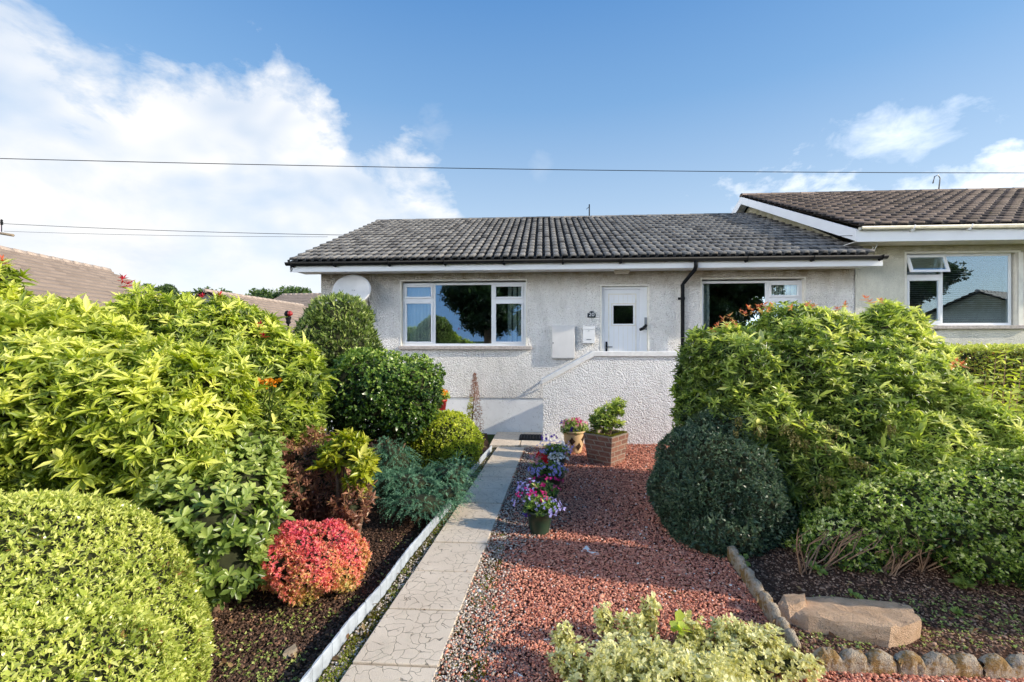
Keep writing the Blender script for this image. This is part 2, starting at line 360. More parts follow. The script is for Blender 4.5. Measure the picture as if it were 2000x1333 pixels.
sh2 = N(nt, 'ShaderNodeVectorMath', operation='SCALE'); nt.links.new(shade, sh2.inputs[0]); nt.links.new(glow, sh2.inputs['Scale'])
dg_ = N(nt, 'ShaderNodeVectorMath', operation='DOT_PRODUCT'); nt.links.new(d, dg_.inputs[0]); dg_.inputs[1].default_value = (-.13, -.985, .12)
gm = N(nt, 'ShaderNodeMapRange', interpolation_type='SMOOTHSTEP'); nt.links.new(dg_.outputs['Value'], gm.inputs[0]); gm.inputs[1].default_value = .90; gm.inputs[2].default_value = .965
c0 = mixc(nt, math_(nt, 'MULTIPLY', gm.outputs[0], .8), c0, tuple(x*SKYV for x in (.20, .46, .90)))
dg2 = N(nt, 'ShaderNodeVectorMath', operation='DOT_PRODUCT'); nt.links.new(d, dg2.inputs[0]); dg2.inputs[1].default_value = (.6, -.79, .12)
gm2 = N(nt, 'ShaderNodeMapRange', interpolation_type='SMOOTHSTEP'); nt.links.new(dg2.outputs['Value'], gm2.inputs[0]); gm2.inputs[1].default_value = .95; gm2.inputs[2].default_value = .985
cl = math_(nt, 'MULTIPLY', cl, math_(nt, 'SUBTRACT', 1, gm2.outputs[0]))
cl = math_(nt, 'MULTIPLY', cl, math_(nt, 'SUBTRACT', 1, gm.outputs[0]))
c1 = mixc(nt, cl, c0, sh2.outputs[0])
nt.links.new(c1, bg.inputs[0]); bg.inputs[1].default_value = .15
cam = bpy.data.cameras.new('camera'); co_ = bpy.data.objects.new('camera', cam); col.objects.link(co_); sc.camera = co_
cam.lens = 16.0; cam.sensor_width = 36; cam.sensor_fit = 'HORIZONTAL'; cam.clip_end = 3000; cam.clip_start = .05
co_.location = (0, 0, CZ); co_.rotation_euler = (math.pi/2, 0, 0)

# ---------------------------------------------------------------- ground sheets
def sheet(name, poly, m, dz, kind='structure'):
    me = bpy.data.meshes.new(name); me.from_pydata([(x, y, G(y)+dz) for x, y in poly], [], [tuple(range(len(poly)))]); me.materials.append(m); me.update()
    o = link(name, me); o['kind'] = kind; return o
me = bpy.data.meshes.new('ground'); xs = [-900, 900]
vv = [(x, y, G(min(max(y, -60), 60))-.03) for y in (-900, -60, 60, 900) for x in xs]
me.from_pydata(vv, [], [(0, 1, 3, 2), (2, 3, 5, 4), (4, 5, 7, 6)]); me.materials.append(M['grass']); me.update()
link('ground', me)['kind'] = 'structure'
def P2(px, py): q = gp(px, py); return (q[0], q[1])
strip_pts = [gp(560, 1400), gp(606, 1340), gp(646, 1285), gp(681, 1238), gp(746, 1163), gp(796, 1092), gp(831, 1050), gp(880, 990), gp(912, 938), gp(936, 907), gp(960, 880)]
pl0 = np.array([-.9055, 2.403]); pr0 = np.array([-.4055, 2.403]); pd = np.array([.11, .9939])
pe = 8.15
def path_pt(side, y): b = pl0 if side == 0 else pr0; t = (y-b[1])/pd[1]; return b+pd*t
sheet('soil_bed', [(-14, .3)]+[(-1.3, .3)]+[(p[0], p[1]) for p in strip_pts]+[(-.42, 8.3), (-.55, 9.9), (-14, 10.8)], M['soil'], -.008)
lp0 = path_pt(0, .3); lp1 = path_pt(0, pe)
sheet('gravel_strip', [(-1.3, .3), (lp0[0], .3), (lp1[0], pe), (-.42, 8.3)]+[(p[0], p[1]) for p in strip_pts[::-1]], M['mossbase'], -.004)
rp0 = path_pt(1, .3); rp1 = path_pt(1, pe)
edge_side = [gp(1425, 1085), gp(1465, 1140), gp(1500, 1190), gp(1535, 1250)]
cnr = gp(1550, 1287); cr2 = gp(2060, 1322)
sheet('gravel_bed', [(rp0[0], .3), (9, .3), (9, cr2[1]), (cnr[0], cnr[1])]+[(p[0], p[1]) for p in edge_side[::-1]]+[(2.0, 4.6), (3.2, 7), (4.2, 9.35), (.62, 9.6), (.3, 8.15), (rp1[0], pe)], M['gravelbase'], -.002)
sheet('planting_bed', [(cnr[0], cnr[1]), (9, cr2[1]), (14, 3), (14, 9), (4.2, 9.35), (3.2, 7), (2.0, 4.6)]+[(p[0], p[1]) for p in edge_side], M['soil2'], .002)
# paving in front of the wall
sb = MB()
def slab(c, dx, dy, z0=-.02, z1=.03, g=.009):
    c = [np.array(x) for x in c]; m = sum(c)/4; c = [m+(x-m)*(1-g/np.linalg.norm(x-m)*1.2) for x in c]
    vs = [(x[0], x[1], G(x[1])+z0) for x in c]+[(x[0], x[1], G(x[1])+z1+dy) for x in c]
    sb.add(vs, [(0,3,2,1),(4,5,6,7),(0,1,5,4),(1,2,6,5),(2,3,7,6),(3,0,4,7)])
side = np.array([CA*0+.9939, -.11])*.5
# slab joints run nearly parallel to the picture plane
step = .53
y0 = 2.515-step*4
k = 0
while y0+k*step < pe-.05:
    ya, yb = y0+k*step, min(y0+(k+1)*step, pe)
    a = path_pt(0, ya); b = path_pt(1, ya-.03); c = path_pt(1, yb-.03); d_ = path_pt(0, yb)
    slab((a, b, c, d_), 0, random.uniform(-.004, .004)); k += 1
for (u0, u1) in ((-.98, -.42), (-.42, .12), (.12, .62)):
    for (v0, v1) in ((8.24, 8.72), (8.72, 9.3), (9.3, 9.57)):
        slab([np.array(hw(u, v, 0)[:2]) for u, v in ((u0, v0), (u1, v0), (u1, v1), (u0, v1))], 0, random.uniform(-.004, .004))
o = sb.build('garden_path', M['path'], bevel=.006, origin=(0, 0, 0)); o['kind'] = 'structure'
me = bpy.data.meshes.new('street'); me.from_pydata([(-60, -9, .05), (60, -9, .05), (60, -3.5, .04), (-60, -3.5, .04)], [], [(0, 1, 2, 3)]); me.materials.append(M['asphalt'])
for v in me.vertices: v.co.z = G(v.co.y)+.01
link('street', me)['kind'] = 'structure'

# ---------------------------------------------------------------- houses
VW, VE = 9.58, 9.08
def panel_wall(name, u0, u1, z0, z1, v, openings, m, parent, depth=.14, trim=None):
    us = sorted({u0, u1}|{o[0] for o in openings}|{o[1] for o in openings}); zs = sorted({z0, z1}|{o[2] for o in openings}|{o[3] for o in openings})
    b = MB()
    for i in range(len(us)-1):
        for j in range(len(zs)-1):
            cu, cz = (us[i]+us[i+1])/2, (zs[j]+zs[j+1])/2
            if any(o[0] < cu < o[1] and o[2] < cz < o[3] for o in openings): continue
            b.quad([hw(us[i], v, zs[j]), hw(us[i+1], v, zs[j]), hw(us[i+1], v, zs[j+1]), hw(us[i], v, zs[j+1])])
            b.quad([hw(us[i], v+.25, zs[j]), hw(us[i], v+.25, zs[j+1]), hw(us[i+1], v+.25, zs[j+1]), hw(us[i+1], v+.25, zs[j])], 1)
    for (a, c, e, f) in openings:
        for q in (((a, e), (a, f)), ((c, f), (c, e)), ((a, f), (c, f)), ((c, e), (a, e))):
            (ua, za), (ub, zb) = q
            b.quad([hw(ua, v, za), hw(ub, v, zb), hw(ub, v+.25, zb), hw(ua, v+.25, za)], 2)
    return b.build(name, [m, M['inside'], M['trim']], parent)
def tiled_roof(name, u0, u1, v0, z0, v1, z1, period, gauge, m, parent, amp=.045, step=.045, seed=1, backz=None):
    r = np.random.default_rng(seed)
    L = math.hypot(v1-v0, z1-z0); dv, dz = (v1-v0)/L, (z1-z0)/L; nv, nz = -dz, dv
    nc = int(math.ceil(L/gauge)); npd = int(round((u1-u0)/period)); per = (u1-u0)/npd
    prof = [(0, 0), (.27, 0), (.33, .8), (.41, 1), (.84, 1), (.91, .8), (.97, 0)]
    V = []; T = []; Fq = []
    for j in range(nc):
        s0 = j*gauge; s1 = min(s0+gauge+.03, L)
        for i in range(npd):
            t = r.random(); jz = r.normal(0, .0025); js = r.normal(0, .004); b = len(V)
            for row, (s, off) in enumerate(((s0+js, -.012), (s0+js, step), (s1, 0.0))):
                for (x, h) in prof:
                    hh = off+h*amp*(1 if row else 1)+jz
                    V.append(hw(u0+(i+x)*per, v0+s*dv+nv*hh, z0+s*dz+nz*hh)); T.append(.02 if row == 0 or h < .3 else .3+.7*t)  # risers and valleys tinted near black: painted shade, plus grime in the valleys
            n = len(prof)
            for row in (0, 1):
                for q in range(n-1): Fq.append((b+row*n+q, b+row*n+q+1, b+(row+1)*n+q+1, b+(row+1)*n+q))
    # underlay, verge ends and rear slope
    b = len(V); vb = 2*v1-v0
    e = .014
    for (u, v, z) in ((u0, v0, z0-e), (u1, v0, z0-e), (u1, v1, z1-e), (u0, v1, z1-e), (u1, vb, z0-e), (u0, vb, z0-e)): V.append(hw(u, v, z)); T.append(.3)
    Fq += [(b, b+1, b+2, b+3), (b+3, b+2, b+4, b+5)]
    # ridge caps
    k = 0; u = u0
    while u < u1-.05:
        b = len(V); t = r.random(); ue = min(u+.42, u1)
        for uu in (u, ue):
            for q in range(7):
                an = math.pi*q/6; V.append(hw(uu, v1+math.cos(an)*.12, z1-.01+math.sin(an)*.075+(.006 if uu == u else 0))); T.append(t)
        for q in range(6): Fq.append((b+q, b+q+1, b+7+q+1, b+7+q))
        Fq.append((b, b+1, b+5, b+6))
        u = ue
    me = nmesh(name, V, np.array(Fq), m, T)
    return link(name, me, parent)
def window(parent, u0, u1, z0, z1, v, panes, name='window', fw=.05):
    """frame made of an outer rim and the bars round each pane; panes = list of (a,b,c,d) fractions in 0..1"""
    b = MB(); d0, d1 = v+.07, v+.13
    def bar(a, c, e, f, dd=0): b.box((a, d0-dd, e), (c, d1, f), hw)
    bar(u0, u1, z0, z0+fw); bar(u0, u1, z1-fw, z1); bar(u0, u0+fw, z0+fw, z1-fw); bar(u1-fw, u1, z0+fw, z1-fw)
    fr = None
    sash = MB(); g = []
    for (a, c, e, f, opening) in panes:
        if opening:
            s = .042
            for q in ((a, c, e, e+s), (a, c, f-s, f), (a, a+s, e+s, f-s), (c-s, c, e+s, f-s)): b.box((q[0], d0-.018, q[2]), (q[1], d1-.01, q[3]), hw)
            g.append((a+s, c-s, e+s, f-s))
        else: g.append((a, c, e, f))
    # mullions fill between panes: vertical bars at gaps
    cols = sorted({(p[0], p[1]) for p in panes})
    for (p, q) in zip(cols, cols[1:]): bar(p[1], q[0], z0+fw, z1-fw)
    for cpair in cols:
        rows = sorted([(p[2], p[3]) for p in panes if (p[0], p[1]) == cpair])
        for (p, q) in zip(rows, rows[1:]): bar(cpair[0], cpair[1], p[1], q[0])
    w_ = b.build(name, M['upvc'], parent, bevel=.006)
    for (a, c, e, f) in g:
        gb = MB(); gb.box((a-.002, d0+.012, e-.002), (c+.002, d0+.018, f+.002), hw)
        gb.build('pane', M['glass'], w_)
    return w_
base_u, base_v = -4.81, VW
HZ = G(9.6)
house = thing('bungalow', hw(base_u, base_v, HZ), 'long grey pebble-dashed bungalow with grey tiled roof, white door and two wide windows', 'house')
def op(px0, px1, py0, py1, v=VW):
    a, z1 = hpx(px0, py0, v); c, z0 = hpx(px1, py1, v); pm = (px0+px1)/2
    return (a, c, hpx(pm, py1, v)[1], hpx(pm, py0, v)[1])
w1 = op(784, 1027, 549, 676); w2 = op(1371, 1571, 545, 676)
do = op(1175, 1266, 559, 757)
UR = 6.24; ZT = 3.2; ZP = .555
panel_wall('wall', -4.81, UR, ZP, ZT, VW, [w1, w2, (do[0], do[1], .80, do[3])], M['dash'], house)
b = MB()
vb = VW+9.0
for (uu, s) in ((-4.81, -1),):
    b.quad([hw(uu, vb, -.6), hw(uu, VW, -.6), hw(uu, VW, ZT), hw(uu, VW+4.5, 5.2), hw(uu, vb, ZT)])
    b.quad([hw(uu+.25, VW+.25, -.6), hw(uu+.25, vb, -.6), hw(uu+.25, vb, ZT), hw(uu+.25, VW+.25, ZT)], 1)
b.quad([hw(UR-.3, VW+.25, -.6), hw(UR-.3, vb, -.6), hw(UR-.3, vb, ZT), hw(UR-.3, VW+.25, ZT)], 1)
b.quad([hw(UR, vb, -.6), hw(-4.81, vb, -.6), hw(-4.81, vb, ZT), hw(UR, vb, ZT)])
b.quad([hw(-4.5, VW+4, -.6), hw(UR-.3, VW+4, -.6), hw(UR-.3, VW+4, ZT), hw(-4.5, VW+4, ZT)], 1)
b.build('side_wall', [M['dash'], M['inside']], house)
b = MB(); b.box((-4.8, VW+.02, -.6), (UR, VW+.3, ZP-.003), hw); b.build('plinth', M['plinth'], house)
b = MB(); b.quad([hw(-4.5, VW+.25, .78), hw(UR-.3, VW+.25, .78), hw(UR-.3, vb, .78), hw(-4.5, vb, .78)]); b.quad([hw(-4.8, VW+.01, ZT-.02), hw(UR, VW+.01, ZT-.02), hw(UR, vb, ZT-.02), hw(-4.8, vb, ZT-.02)]); b.build('floor_and_ceiling', M['inside'], house)
RZ0, RV0 = 3.385, 9.02; RV1, RZ1 = 14.1, 5.53
UL = -5.24
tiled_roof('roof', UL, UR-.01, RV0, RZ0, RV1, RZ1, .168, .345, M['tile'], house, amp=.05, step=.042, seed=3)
b = MB(); b.box((UL+.08, VE-.02, 3.175), (UR+.17, VE+.0, 3.335), hw); b.build('fascia', M['fascia'], house, bevel=.004)
b = MB(); b.box((UL+.08, VE+.002, 3.2), (UR-.02, VW-.003, 3.215), hw)
b.build('soffit', M['fascia'], house)
b = MB()   # left barge board
for (va, za, vb2, zb) in ((VE-.02, RZ0-.07, RV1, RZ1-.03), (RV1, RZ1-.03, 2*RV1-VE, RZ0-.07)):
    b.add([hw(UL+.03, va, za), hw(UL+.03, vb2, zb), hw(UL+.03, vb2, zb-.17), hw(UL+.03, va, za-.14), hw(UL+.06, va, za), hw(UL+.06, vb2, zb), hw(UL+.06, vb2, zb-.17), hw(UL+.06, va, za-.14)], [(0, 1, 2, 3), (4, 7, 6, 5), (0, 4, 5, 1), (3, 2, 6, 7)])
b.build('barge_board', M['fascia'], house)
def gutter(parent, u0, u1, v, z, m, r=.055, brk=None, bm=None):
    b = MB(); n = 9; vs = []; fs = []
    for uu in (u0, u1):
        for k in range(n): t = math.pi+math.pi*k/(n-1); vs.append(hw(uu, v+r*math.cos(t), z+r*math.sin(t)))
        for k in range(n): t = 2*math.pi-math.pi*k/(n-1); vs.append(hw(uu, v+(r-.006)*math.cos(t), z+(r-.006)*math.sin(t)))
    for k in range(2*n): fs.append((k, (k+1) % (2*n), 2*n+(k+1) % (2*n), 2*n+k))
    fs += [tuple(range(n)), tuple(range(2*n, 3*n))]
    b.add(vs, fs, 0, True); g = b.build('gutter', m, parent)
    for uu in (brk or []):
        c = MB(); c.tube([hw(uu, v-r-.006, z+.01), hw(uu, v-r*.8, z-r*.75), hw(uu, v, z-r-.008), hw(uu, v+.05, z-r-.02)], .012, 6)
        c.box((uu-.022, v-.02, z-.085), (uu+.022, v+.06, z-.05), hw); c.build('bracket', bm or m, g)
    return g
gb_ = [UL+.1]+[hpx(p, 510, VE)[0] for p in (656, 762, 870, 985, 1099, 1211, 1455, 1583)]+[UR+.1]
gutter(house, UL-.02, UR+.2, VE-.075, 3.36, M['black'], .066, gb_)
# downpipe
u, z = hpx(1359, 520, VE-.07); u2, z2 = hpx(1333, 548, VW-.08)
b = MB(); b.tube([hw(u, VE-.075, 3.33), hw(u, VE-.075, 3.2), hw(u-.01, VE-.06, 3.14), hw(u2+.04, VW-.1, 2.96), hw(u2, VW-.09, 2.9), hw(u2, VW-.09, G(9.5)+.02)], .038, 12)
dp = b.build('downpipe', M['black'], house)
for zz in (2.6, .9, -.0):
    c = MB(); c.tube([hw(u2, VW-.09, zz), hw(u2, VW-.09, zz+.05)], .046, 12); c.box((u2-.07, VW-.02, zz), (u2+.07, VW-.004, zz+.05), hw); c.build('pipe_clip', M['black'], dp)
# windows
def win1(o, sill_pad=.07, pads=()):
    b = MB(); b.box((o[0]-.04, VW-.07, o[2]-.075), (o[1]+.13, VW+.1, o[2]-.005), hw); return b.build('window_sill', M['sill'], house, bevel=.006)
f = .05
def uu(px, v=VW+.09): return hpx(px, 600, v)[0]
def zz(py, px=1000, v=VW+.09): return hpx(px, py, v)[1]
Ws = window(house, w1[0]+.005, w1[1]-.005, w1[2], w1[3]-.03, VW, [
    (w1[0]+.055, uu(846), zz(584, 815), w1[3]-.08, True), (w1[0]+.055, uu(846), w1[2]+.05, zz(590, 815), True),
    (uu(851), uu(960), w1[2]+.05, w1[3]-.08, False),
    (uu(965), w1[1]-.055, zz(584, 990), w1[3]-.08, True), (uu(965), w1[1]-.055, w1[2]+.05, zz(590, 990), True)])
win1(w1)
W2s = window(house, w2[0]+.005, w2[1]-.005, w2[2], w2[3]-.03, VW, [
    (w2[0]+.055, uu(1494), w2[2]+.05, w2[3]-.08, False),
    (uu(1501), w2[1]-.055, zz(581, 1530), w2[3]-.08, True), (uu(1501), w2[1]-.055, w2[2]+.05, zz(587, 1530), True)])
win1(w2)
# raised plaster bands round the openings
for nme, o in (('window_surround', w1), ('window_surround', w2), ('door_surround', (do[0], do[1], .80, do[3]))):
    b = MB(); t = .028
    b.box((o[0]-t, VW-.006, o[2]), (o[0], VW+.02, o[3]), hw); b.box((o[1], VW-.006, o[2]), (o[1]+t, VW+.02, o[3]), hw); b.box((o[0]-t, VW-.006, o[3]), (o[1]+t, VW+.02, o[3]+t), hw)
    b.build(nme, M['trim'], house)
def vblinds(parent, u0, u1, z0, z1, v, wdt=.085, ang=.5, m='blind'):
    b = MB(); n = max(1, int((u1-u0)/(wdt*.82)))
    for i in range(n):
        c = u0+(i+.5)*(u1-u0)/n; du = wdt/2*math.cos(ang); dv = wdt/2*math.sin(ang)
        K = 4; vs = []
        for k in range(K+1):
            t = k/K*2-1; bow = .012*(1-t*t)
            for zc in (z0, z1): vs.append(hw(c+t*du, v+t*dv+bow, zc))
        b.add(vs, [(2*k, 2*k+2, 2*k+3, 2*k+1) for k in range(K)], 0, True)
    return b.build('vertical_blind', M[m], parent)
zb0, zb1 = w1[2]+.04, w1[3]-.06
vblinds(Ws, uu(790), uu(838), zb0, zb1, VW+.15); vblinds(Ws, uu(990), uu(1020), zb0, zb1, VW+.15, .1, .75)
vblinds(W2s, uu(1374), uu(1388), zb0, zb1, VW+.15); vblinds(W2s, uu(1500), uu(1562), zb0, zb1, VW+.15, .085, .3)
# door
b = MB(); dz0, dz1 = .80, do[3]; ua, ub = do[0], do[1]; fr = .06
b.box((ua+.003, VW+.07, dz0), (ua+fr, VW+.13, dz1-.003), hw); b.box((ub-fr-.09, VW+.07, dz0), (ub-.003, VW+.13, dz1-.003), hw); b.box((ua+fr, VW+.07, dz1-fr), (ub-fr-.09, VW+.13, dz1-.003), hw)
b.build('door_frame', M['upvc'], house, bevel=.008)
b = MB(); a, c = ua+fr+.004, ub-fr-.094; gt = (uu(1198), uu(1237), zz(633, 1220), zz(597, 1220))
us = [a, gt[0], gt[1], c]; zs_ = [dz0+.01, gt[2], gt[3], dz1-fr-.004]
for i in range(3):
    for j in range(3):
        if i == 1 and j == 1: continue
        b.box((us[i], VW+.09, zs_[j]), (us[i+1], VW+.13, zs_[j+1]), hw)
dd = b.build('door', M['upvc'], house)
b = MB(); t = .02   # raised mouldings and boards
for (p, q, r_, s) in ((gt[0]-.045, gt[1]+.045, gt[2]-.045, gt[3]+.045), (a+.085, c-.07, dz0+.1, dz1-fr-.09)):
    for e in ((p, q, r_, r_+t), (p, q, s-t, s), (p, p+t, r_+t, s-t), (q-t, q, r_+t, s-t)): b.box((e[0], VW+.078, e[2]), (e[1], VW+.0895, e[3]), hw)
x = a+.2
while x < c-.12:
    b.box((x, VW+.086, dz0+.13), (x+.006, VW+.0895, gt[2]-.05), hw); b.box((x, VW+.086, gt[3]+.05), (x+.006, VW+.0895, dz1-fr-.12), hw); x += .095
b.build('moulding', M['trim'], dd)
b = MB(); b.box((gt[0], VW+.1, gt[2]), (gt[1], VW+.106, gt[3]), hw); b.build('pane', M['glass'], dd)
b = MB(); hu = a+.045; hz_ = zz(678, 1185)
b.box((hu-.018, VW+.075, hz_-.02), (hu+.018, VW+.0895, hz_+.11), hw); b.box((hu-.018, VW+.075, hz_-.11), (hu+.018, VW+.0895, hz_-.025), hw)
b.tube([hw(hu, VW+.09, hz_), hw(hu, VW+.035, hz_), hw(hu+.12, VW+.035, hz_)], .009, 8)
b.build('handle', M['black'], dd)
b = MB(); b.box((ua, VW-.02, .77), (ub, VW+.14, .80), hw); b.build('threshold', M['grey_metal'], house)
# ridge stub
u, z = hpx(1151, 420, 14.1); c = MB(); c.tube([hw(u, 14.1, 5.55), hw(u, 14.1, 5.95)], .018, 6); c.tube([hw(u-.09, 14.1, 5.8), hw(u+.02, 14.1, 5.9)], .008, 5); o = c.build('aerial_stub', M['black'], house)

# neighbour -----------------------------------------------------------
NB = thing('neighbouring_bungalow', hw(UR, VW, HZ), 'cream bungalow joined on the right with higher mossy brown tiled roof and white gutter', 'house')
NU0, NU1 = UR+.003, 17.0; NZT = 3.65
nw = op(1770, 1988, 495, 636)
panel_wall('wall', NU0, NU1, -.6, NZT, VW-.012, [nw], M['dash2'], NB)
b = MB(); b.quad([hw(NU0, vb, -.6), hw(NU0, VW, -.6), hw(NU0, VW, NZT), hw(NU0, RV1, 5.95), hw(NU0, vb, NZT)])
b.quad([hw(NU1, vb, -.6), hw(NU1, VW, -.6), hw(NU1, VW, NZT), hw(NU1, RV1, 5.95), hw(NU1, vb, NZT)]); b.quad([hw(NU1, vb, -.6), hw(NU0, vb, -.6), hw(NU0, vb, NZT), hw(NU1, vb, NZT)])
b.quad([hw(NU0+.1, VW+4, -.6), hw(NU1, VW+4, -.6), hw(NU1, VW+4, NZT), hw(NU0+.1, VW+4, NZT)], 1); b.quad([hw(NU0+.1, VW+.25, NZT-.3), hw(NU1, VW+.25, NZT-.3), hw(NU1, VW+4, NZT-.3), hw(NU0+.1, VW+4, NZT-.3)], 1)
b.build('gable_wall', [M['dash2'], M['inside']], NB)
NR0, NR1 = 3.93, 6.11
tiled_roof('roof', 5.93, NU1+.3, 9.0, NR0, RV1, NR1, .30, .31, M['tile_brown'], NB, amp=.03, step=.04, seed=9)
b = MB(); b.box((5.95, VE-.02, 3.635), (NU1+.3, VE, 3.87), hw); b.build('fascia', M['fascia'], NB, bevel=.004)
b = MB(); b.box((5.97, VE+.002, 3.65), (NU1, VW-.014, 3.665), hw); b.build('soffit', M['trim'], NB)
b = MB()
for (va, za, vb2, z_b) in ((VE-.02, NR0-.05, RV1, NR1-.03), (RV1, NR1-.03, 2*RV1-VE, NR0-.05)):
    b.add([hw(5.92, va, za), hw(5.92, vb2, z_b), hw(5.92, vb2, z_b-.21), hw(5.92, va, za-.23), hw(5.95, va, za), hw(5.95, vb2, z_b), hw(5.95, vb2, z_b-.21), hw(5.95, va, za-.23)], [(0, 1, 2, 3), (4, 7, 6, 5), (0, 4, 5, 1), (3, 2, 6, 7), (0, 3, 7, 4)])
    b.quad([hw(5.95, va+.05, za-.1), hw(UR, va+.05, za-.1), hw(UR, vb2, z_b-.1), hw(5.95, vb2, z_b-.1)])
b.build('barge_board', M['fascia'], NB)
gutter(NB, 5.97, NU1, VE-.07, 3.905, simple('white_gutter', (.62, .61, .52), .5, .2, 9), .06, [6.9, 7.9, 8.9, 9.9, 10.9], M['fascia'])
na, nbb = nw[0]+.01, nw[1]-.06
nv = VW-.012
def nuu(px): return hpx(px, 560, nv+.09)[0]
def nzz(py, px=1800): return hpx(px, py, nv+.09)[1]
Wn = window(NB, na, nbb, nw[2], nw[3]-.0, nv, [
    (na+.045, nuu(1836), nzz(537), nw[3]-.05, False), (na+.045, nuu(1836), nw[2]+.05, nzz(545), True),
    (nuu(1840), nbb-.045, nw[2]+.05, nw[3]-.05, False)])
# the open vent sash, hinged along its top
b = MB(); a0, a1, c1, c0_ = na+.0, nuu(1840), nw[3]-.03, nzz(536)
hh = c1-c0_
def vent(u, d, h):   # d thickness outward, h distance down from hinge
    th = .32; return hw(u, nv+.05-h*math.sin(th)-d*math.cos(th), c1-h*math.cos(th)+d*math.sin(th)*.0)
def vb_(u0, u1, h0, h1): b.box((u0, 0, h0), (u1, .04, h1), vent)
vb_(a0, a1, 0, .05); vb_(a0, a1, hh-.05, hh); vb_(a0, a0+.05, .05, hh-.05); vb_(a1-.05, a1, .05, hh-.05)
vs_ = b.build('vent_sash', M['upvc'], Wn)
b = MB(); b.box((a0+.05, .015, .05), (a1-.05, .02, hh-.05), vent); b.build('pane', M['glass'], Wn)
b = MB(); z = nw[2]+.06
while z < nw[3]-.05:
    for (p, q) in ((na+.05, nuu(1836)), (nuu(1841), nbb-.05)):
        b.add([hw(p, nv+.21, z), hw(q, nv+.21, z), hw(q, nv+.235, z+.016), hw(p, nv+.235, z+.016)], [(0, 1, 2, 3)])
    z += .042
b.build('venetian_blind', M['slat'], Wn)
b = MB(); b.box((nw[0]-.06, VW-.09, nw[2]-.07), (nw[1]+.2, VW+.1, nw[2]-.003), hw); b.build('window_sill', M['sill'], NB, bevel=.005)
b = MB(); t = .04
b.box((nw[0]-t, nv-.006, nw[2]), (nw[0], nv+.02, nw[3]), hw); b.box((nw[1], nv-.006, nw[2]), (nw[1]+t*2, nv+.02, nw[3]), hw); b.box((nw[0]-t, nv-.006, nw[3]), (nw[1]+t, nv+.02, nw[3]+t), hw); b.build('window_surround', M['trim'], NB)
u, z = hpx(1832, 375, 14.1)
c = MB(); c.tube([hw(u+.02, 14.1, 6.15), hw(u+.06, 14.1, 6.5), hw(u+.01, 14.1, 6.6), hw(u-.09, 14.1, 6.56), hw(u-.14, 14.1, 6.36)], .018, 6); c.build('bent_vent_pipe', M['grey_metal'], NB)
# loose cable loop at the join
c = MB(); q0 = [hpx(px, py, 9.2) for px, py in ((1700, 462), (1712, 478), (1706, 490), (1698, 492), (1706, 484), (1698, 474))]
c.tube([hw(a_[0], 9.16+.01*i, a_[1]) for i, a_ in enumerate(q0)], .006, 5); c.build('cable_loop', M['white'], NB)

# ---------------------------------------------------------------- entrance steps
VL = 8.62
es = thing('entrance_steps', hw(hpx(1060, 850, VL)[0], VL, G(8.6)), 'white harled front steps and landing with sloping parapet below the door', 'steps')
uL = hpx(1061, 800, VL)[0]; uK = hpx(1160, 800, VL)[0]; uR2 = hpx(1334, 800, VL)[0]
zt = hpx(1250, 697, VL)[1]; zl = hpx(1061, 750, VL)[1]
b = MB(); th = .16
def prism(b, poly, v0, v1, m=0):
    n = len(poly); b.add([hw(p[0], v0, p[1]) for p in poly]+[hw(p[0], v1, p[1]) for p in poly], [tuple(range(n)), tuple(range(2*n-1, n-1, -1))]+[(i, i+n, (i+1) % n+n, (i+1) % n) for i in range(n)], m)
prism(b, [(uL, -.5), (uR2, -.5), (uR2, zt), (uK, zt), (uL, zl)], VL, VL+th)
b.box((uR2-th, VL+th, -.5), (uR2-.001, VW-.004, zt-.001), hw)
pw = b.build('parapet_wall', M['harl'], es)
b = MB(); prism(b, [(uL-.035, zl-.02), (uK, zt+.002), (uR2+.04, zt+.002), (uR2+.04, zt+.095), (uK-.03, zt+.095), (uL-.035, zl+.085)], VL-.035, VL+th+.035)
b.box((uR2-th-.035, VL+th+.035, zt+.002), (uR2+.04, VW-.004, zt+.094), hw)
b.build('coping', M['coping'], pw, bevel=.01)
ulan = hpx(1133, 700, VW)[0]
b = MB(); b.box((ulan, VL+th+.002, -.5), (uR2-th-.002, VW-.006, .765), hw); b.build('landing', M['plinth'], es)
for i in range(3):
    t = .765-.235*(i+1)
    b = MB(); b.box((ulan-.26*(i+1), VL+th+.002, -.5), (ulan-.26*i-.002, VW-.006, t), hw); b.build('step', M['plinth'], es, bevel=.006)
b = MB(); b.tube([hw(uL+.04, VW-.03, .80), hw(uL+.04, VW-.12, .82), hw(uL+.1, VW-.12, .86), hw(ulan+.15, VW-.12, 1.42), hw(ulan+.3, VW-.12, 1.42), hw(ulan+.3, VW-.03, 1.42)], .017, 8); b.build('handrail', M['black'], es)

# ---------------------------------------------------------------- fittings on the wall
def rectpx(px0, px1, py0, py1, v): m_ = (px0+px1)/2; return hpx(px0, 600, v)[0], hpx(px1, 600, v)[0], hpx(m_, py1, v)[1], hpx(m_, py0, v)[1]
q = rectpx(1077, 1123, 636, 701, VW-.08)
t = thing('meter_box', hw((q[0]+q[1])/2, VW, q[2]), 'flat grey meter cupboard on the wall beside the sloping parapet', 'meter box')
b = MB(); b.box((q[0], VW-.07, q[2]), (q[1], VW-.002, q[3]), hw); b.build('body', M['box'], t, bevel=.005)
b = MB(); b.box((q[0]+.015, VW-.085, q[2]+.015), (q[1]-.015, VW-.072, q[3]-.015), hw); dr = b.build('door', M['box'], t, bevel=.004)
b = MB(); b.tube([hw(q[0]+.035, VW-.095, (q[2]+q[3])/2-.02), hw(q[0]+.035, VW-.08, (q[2]+q[3])/2-.02)], .012, 8); b.build('lock', M['black'], dr)
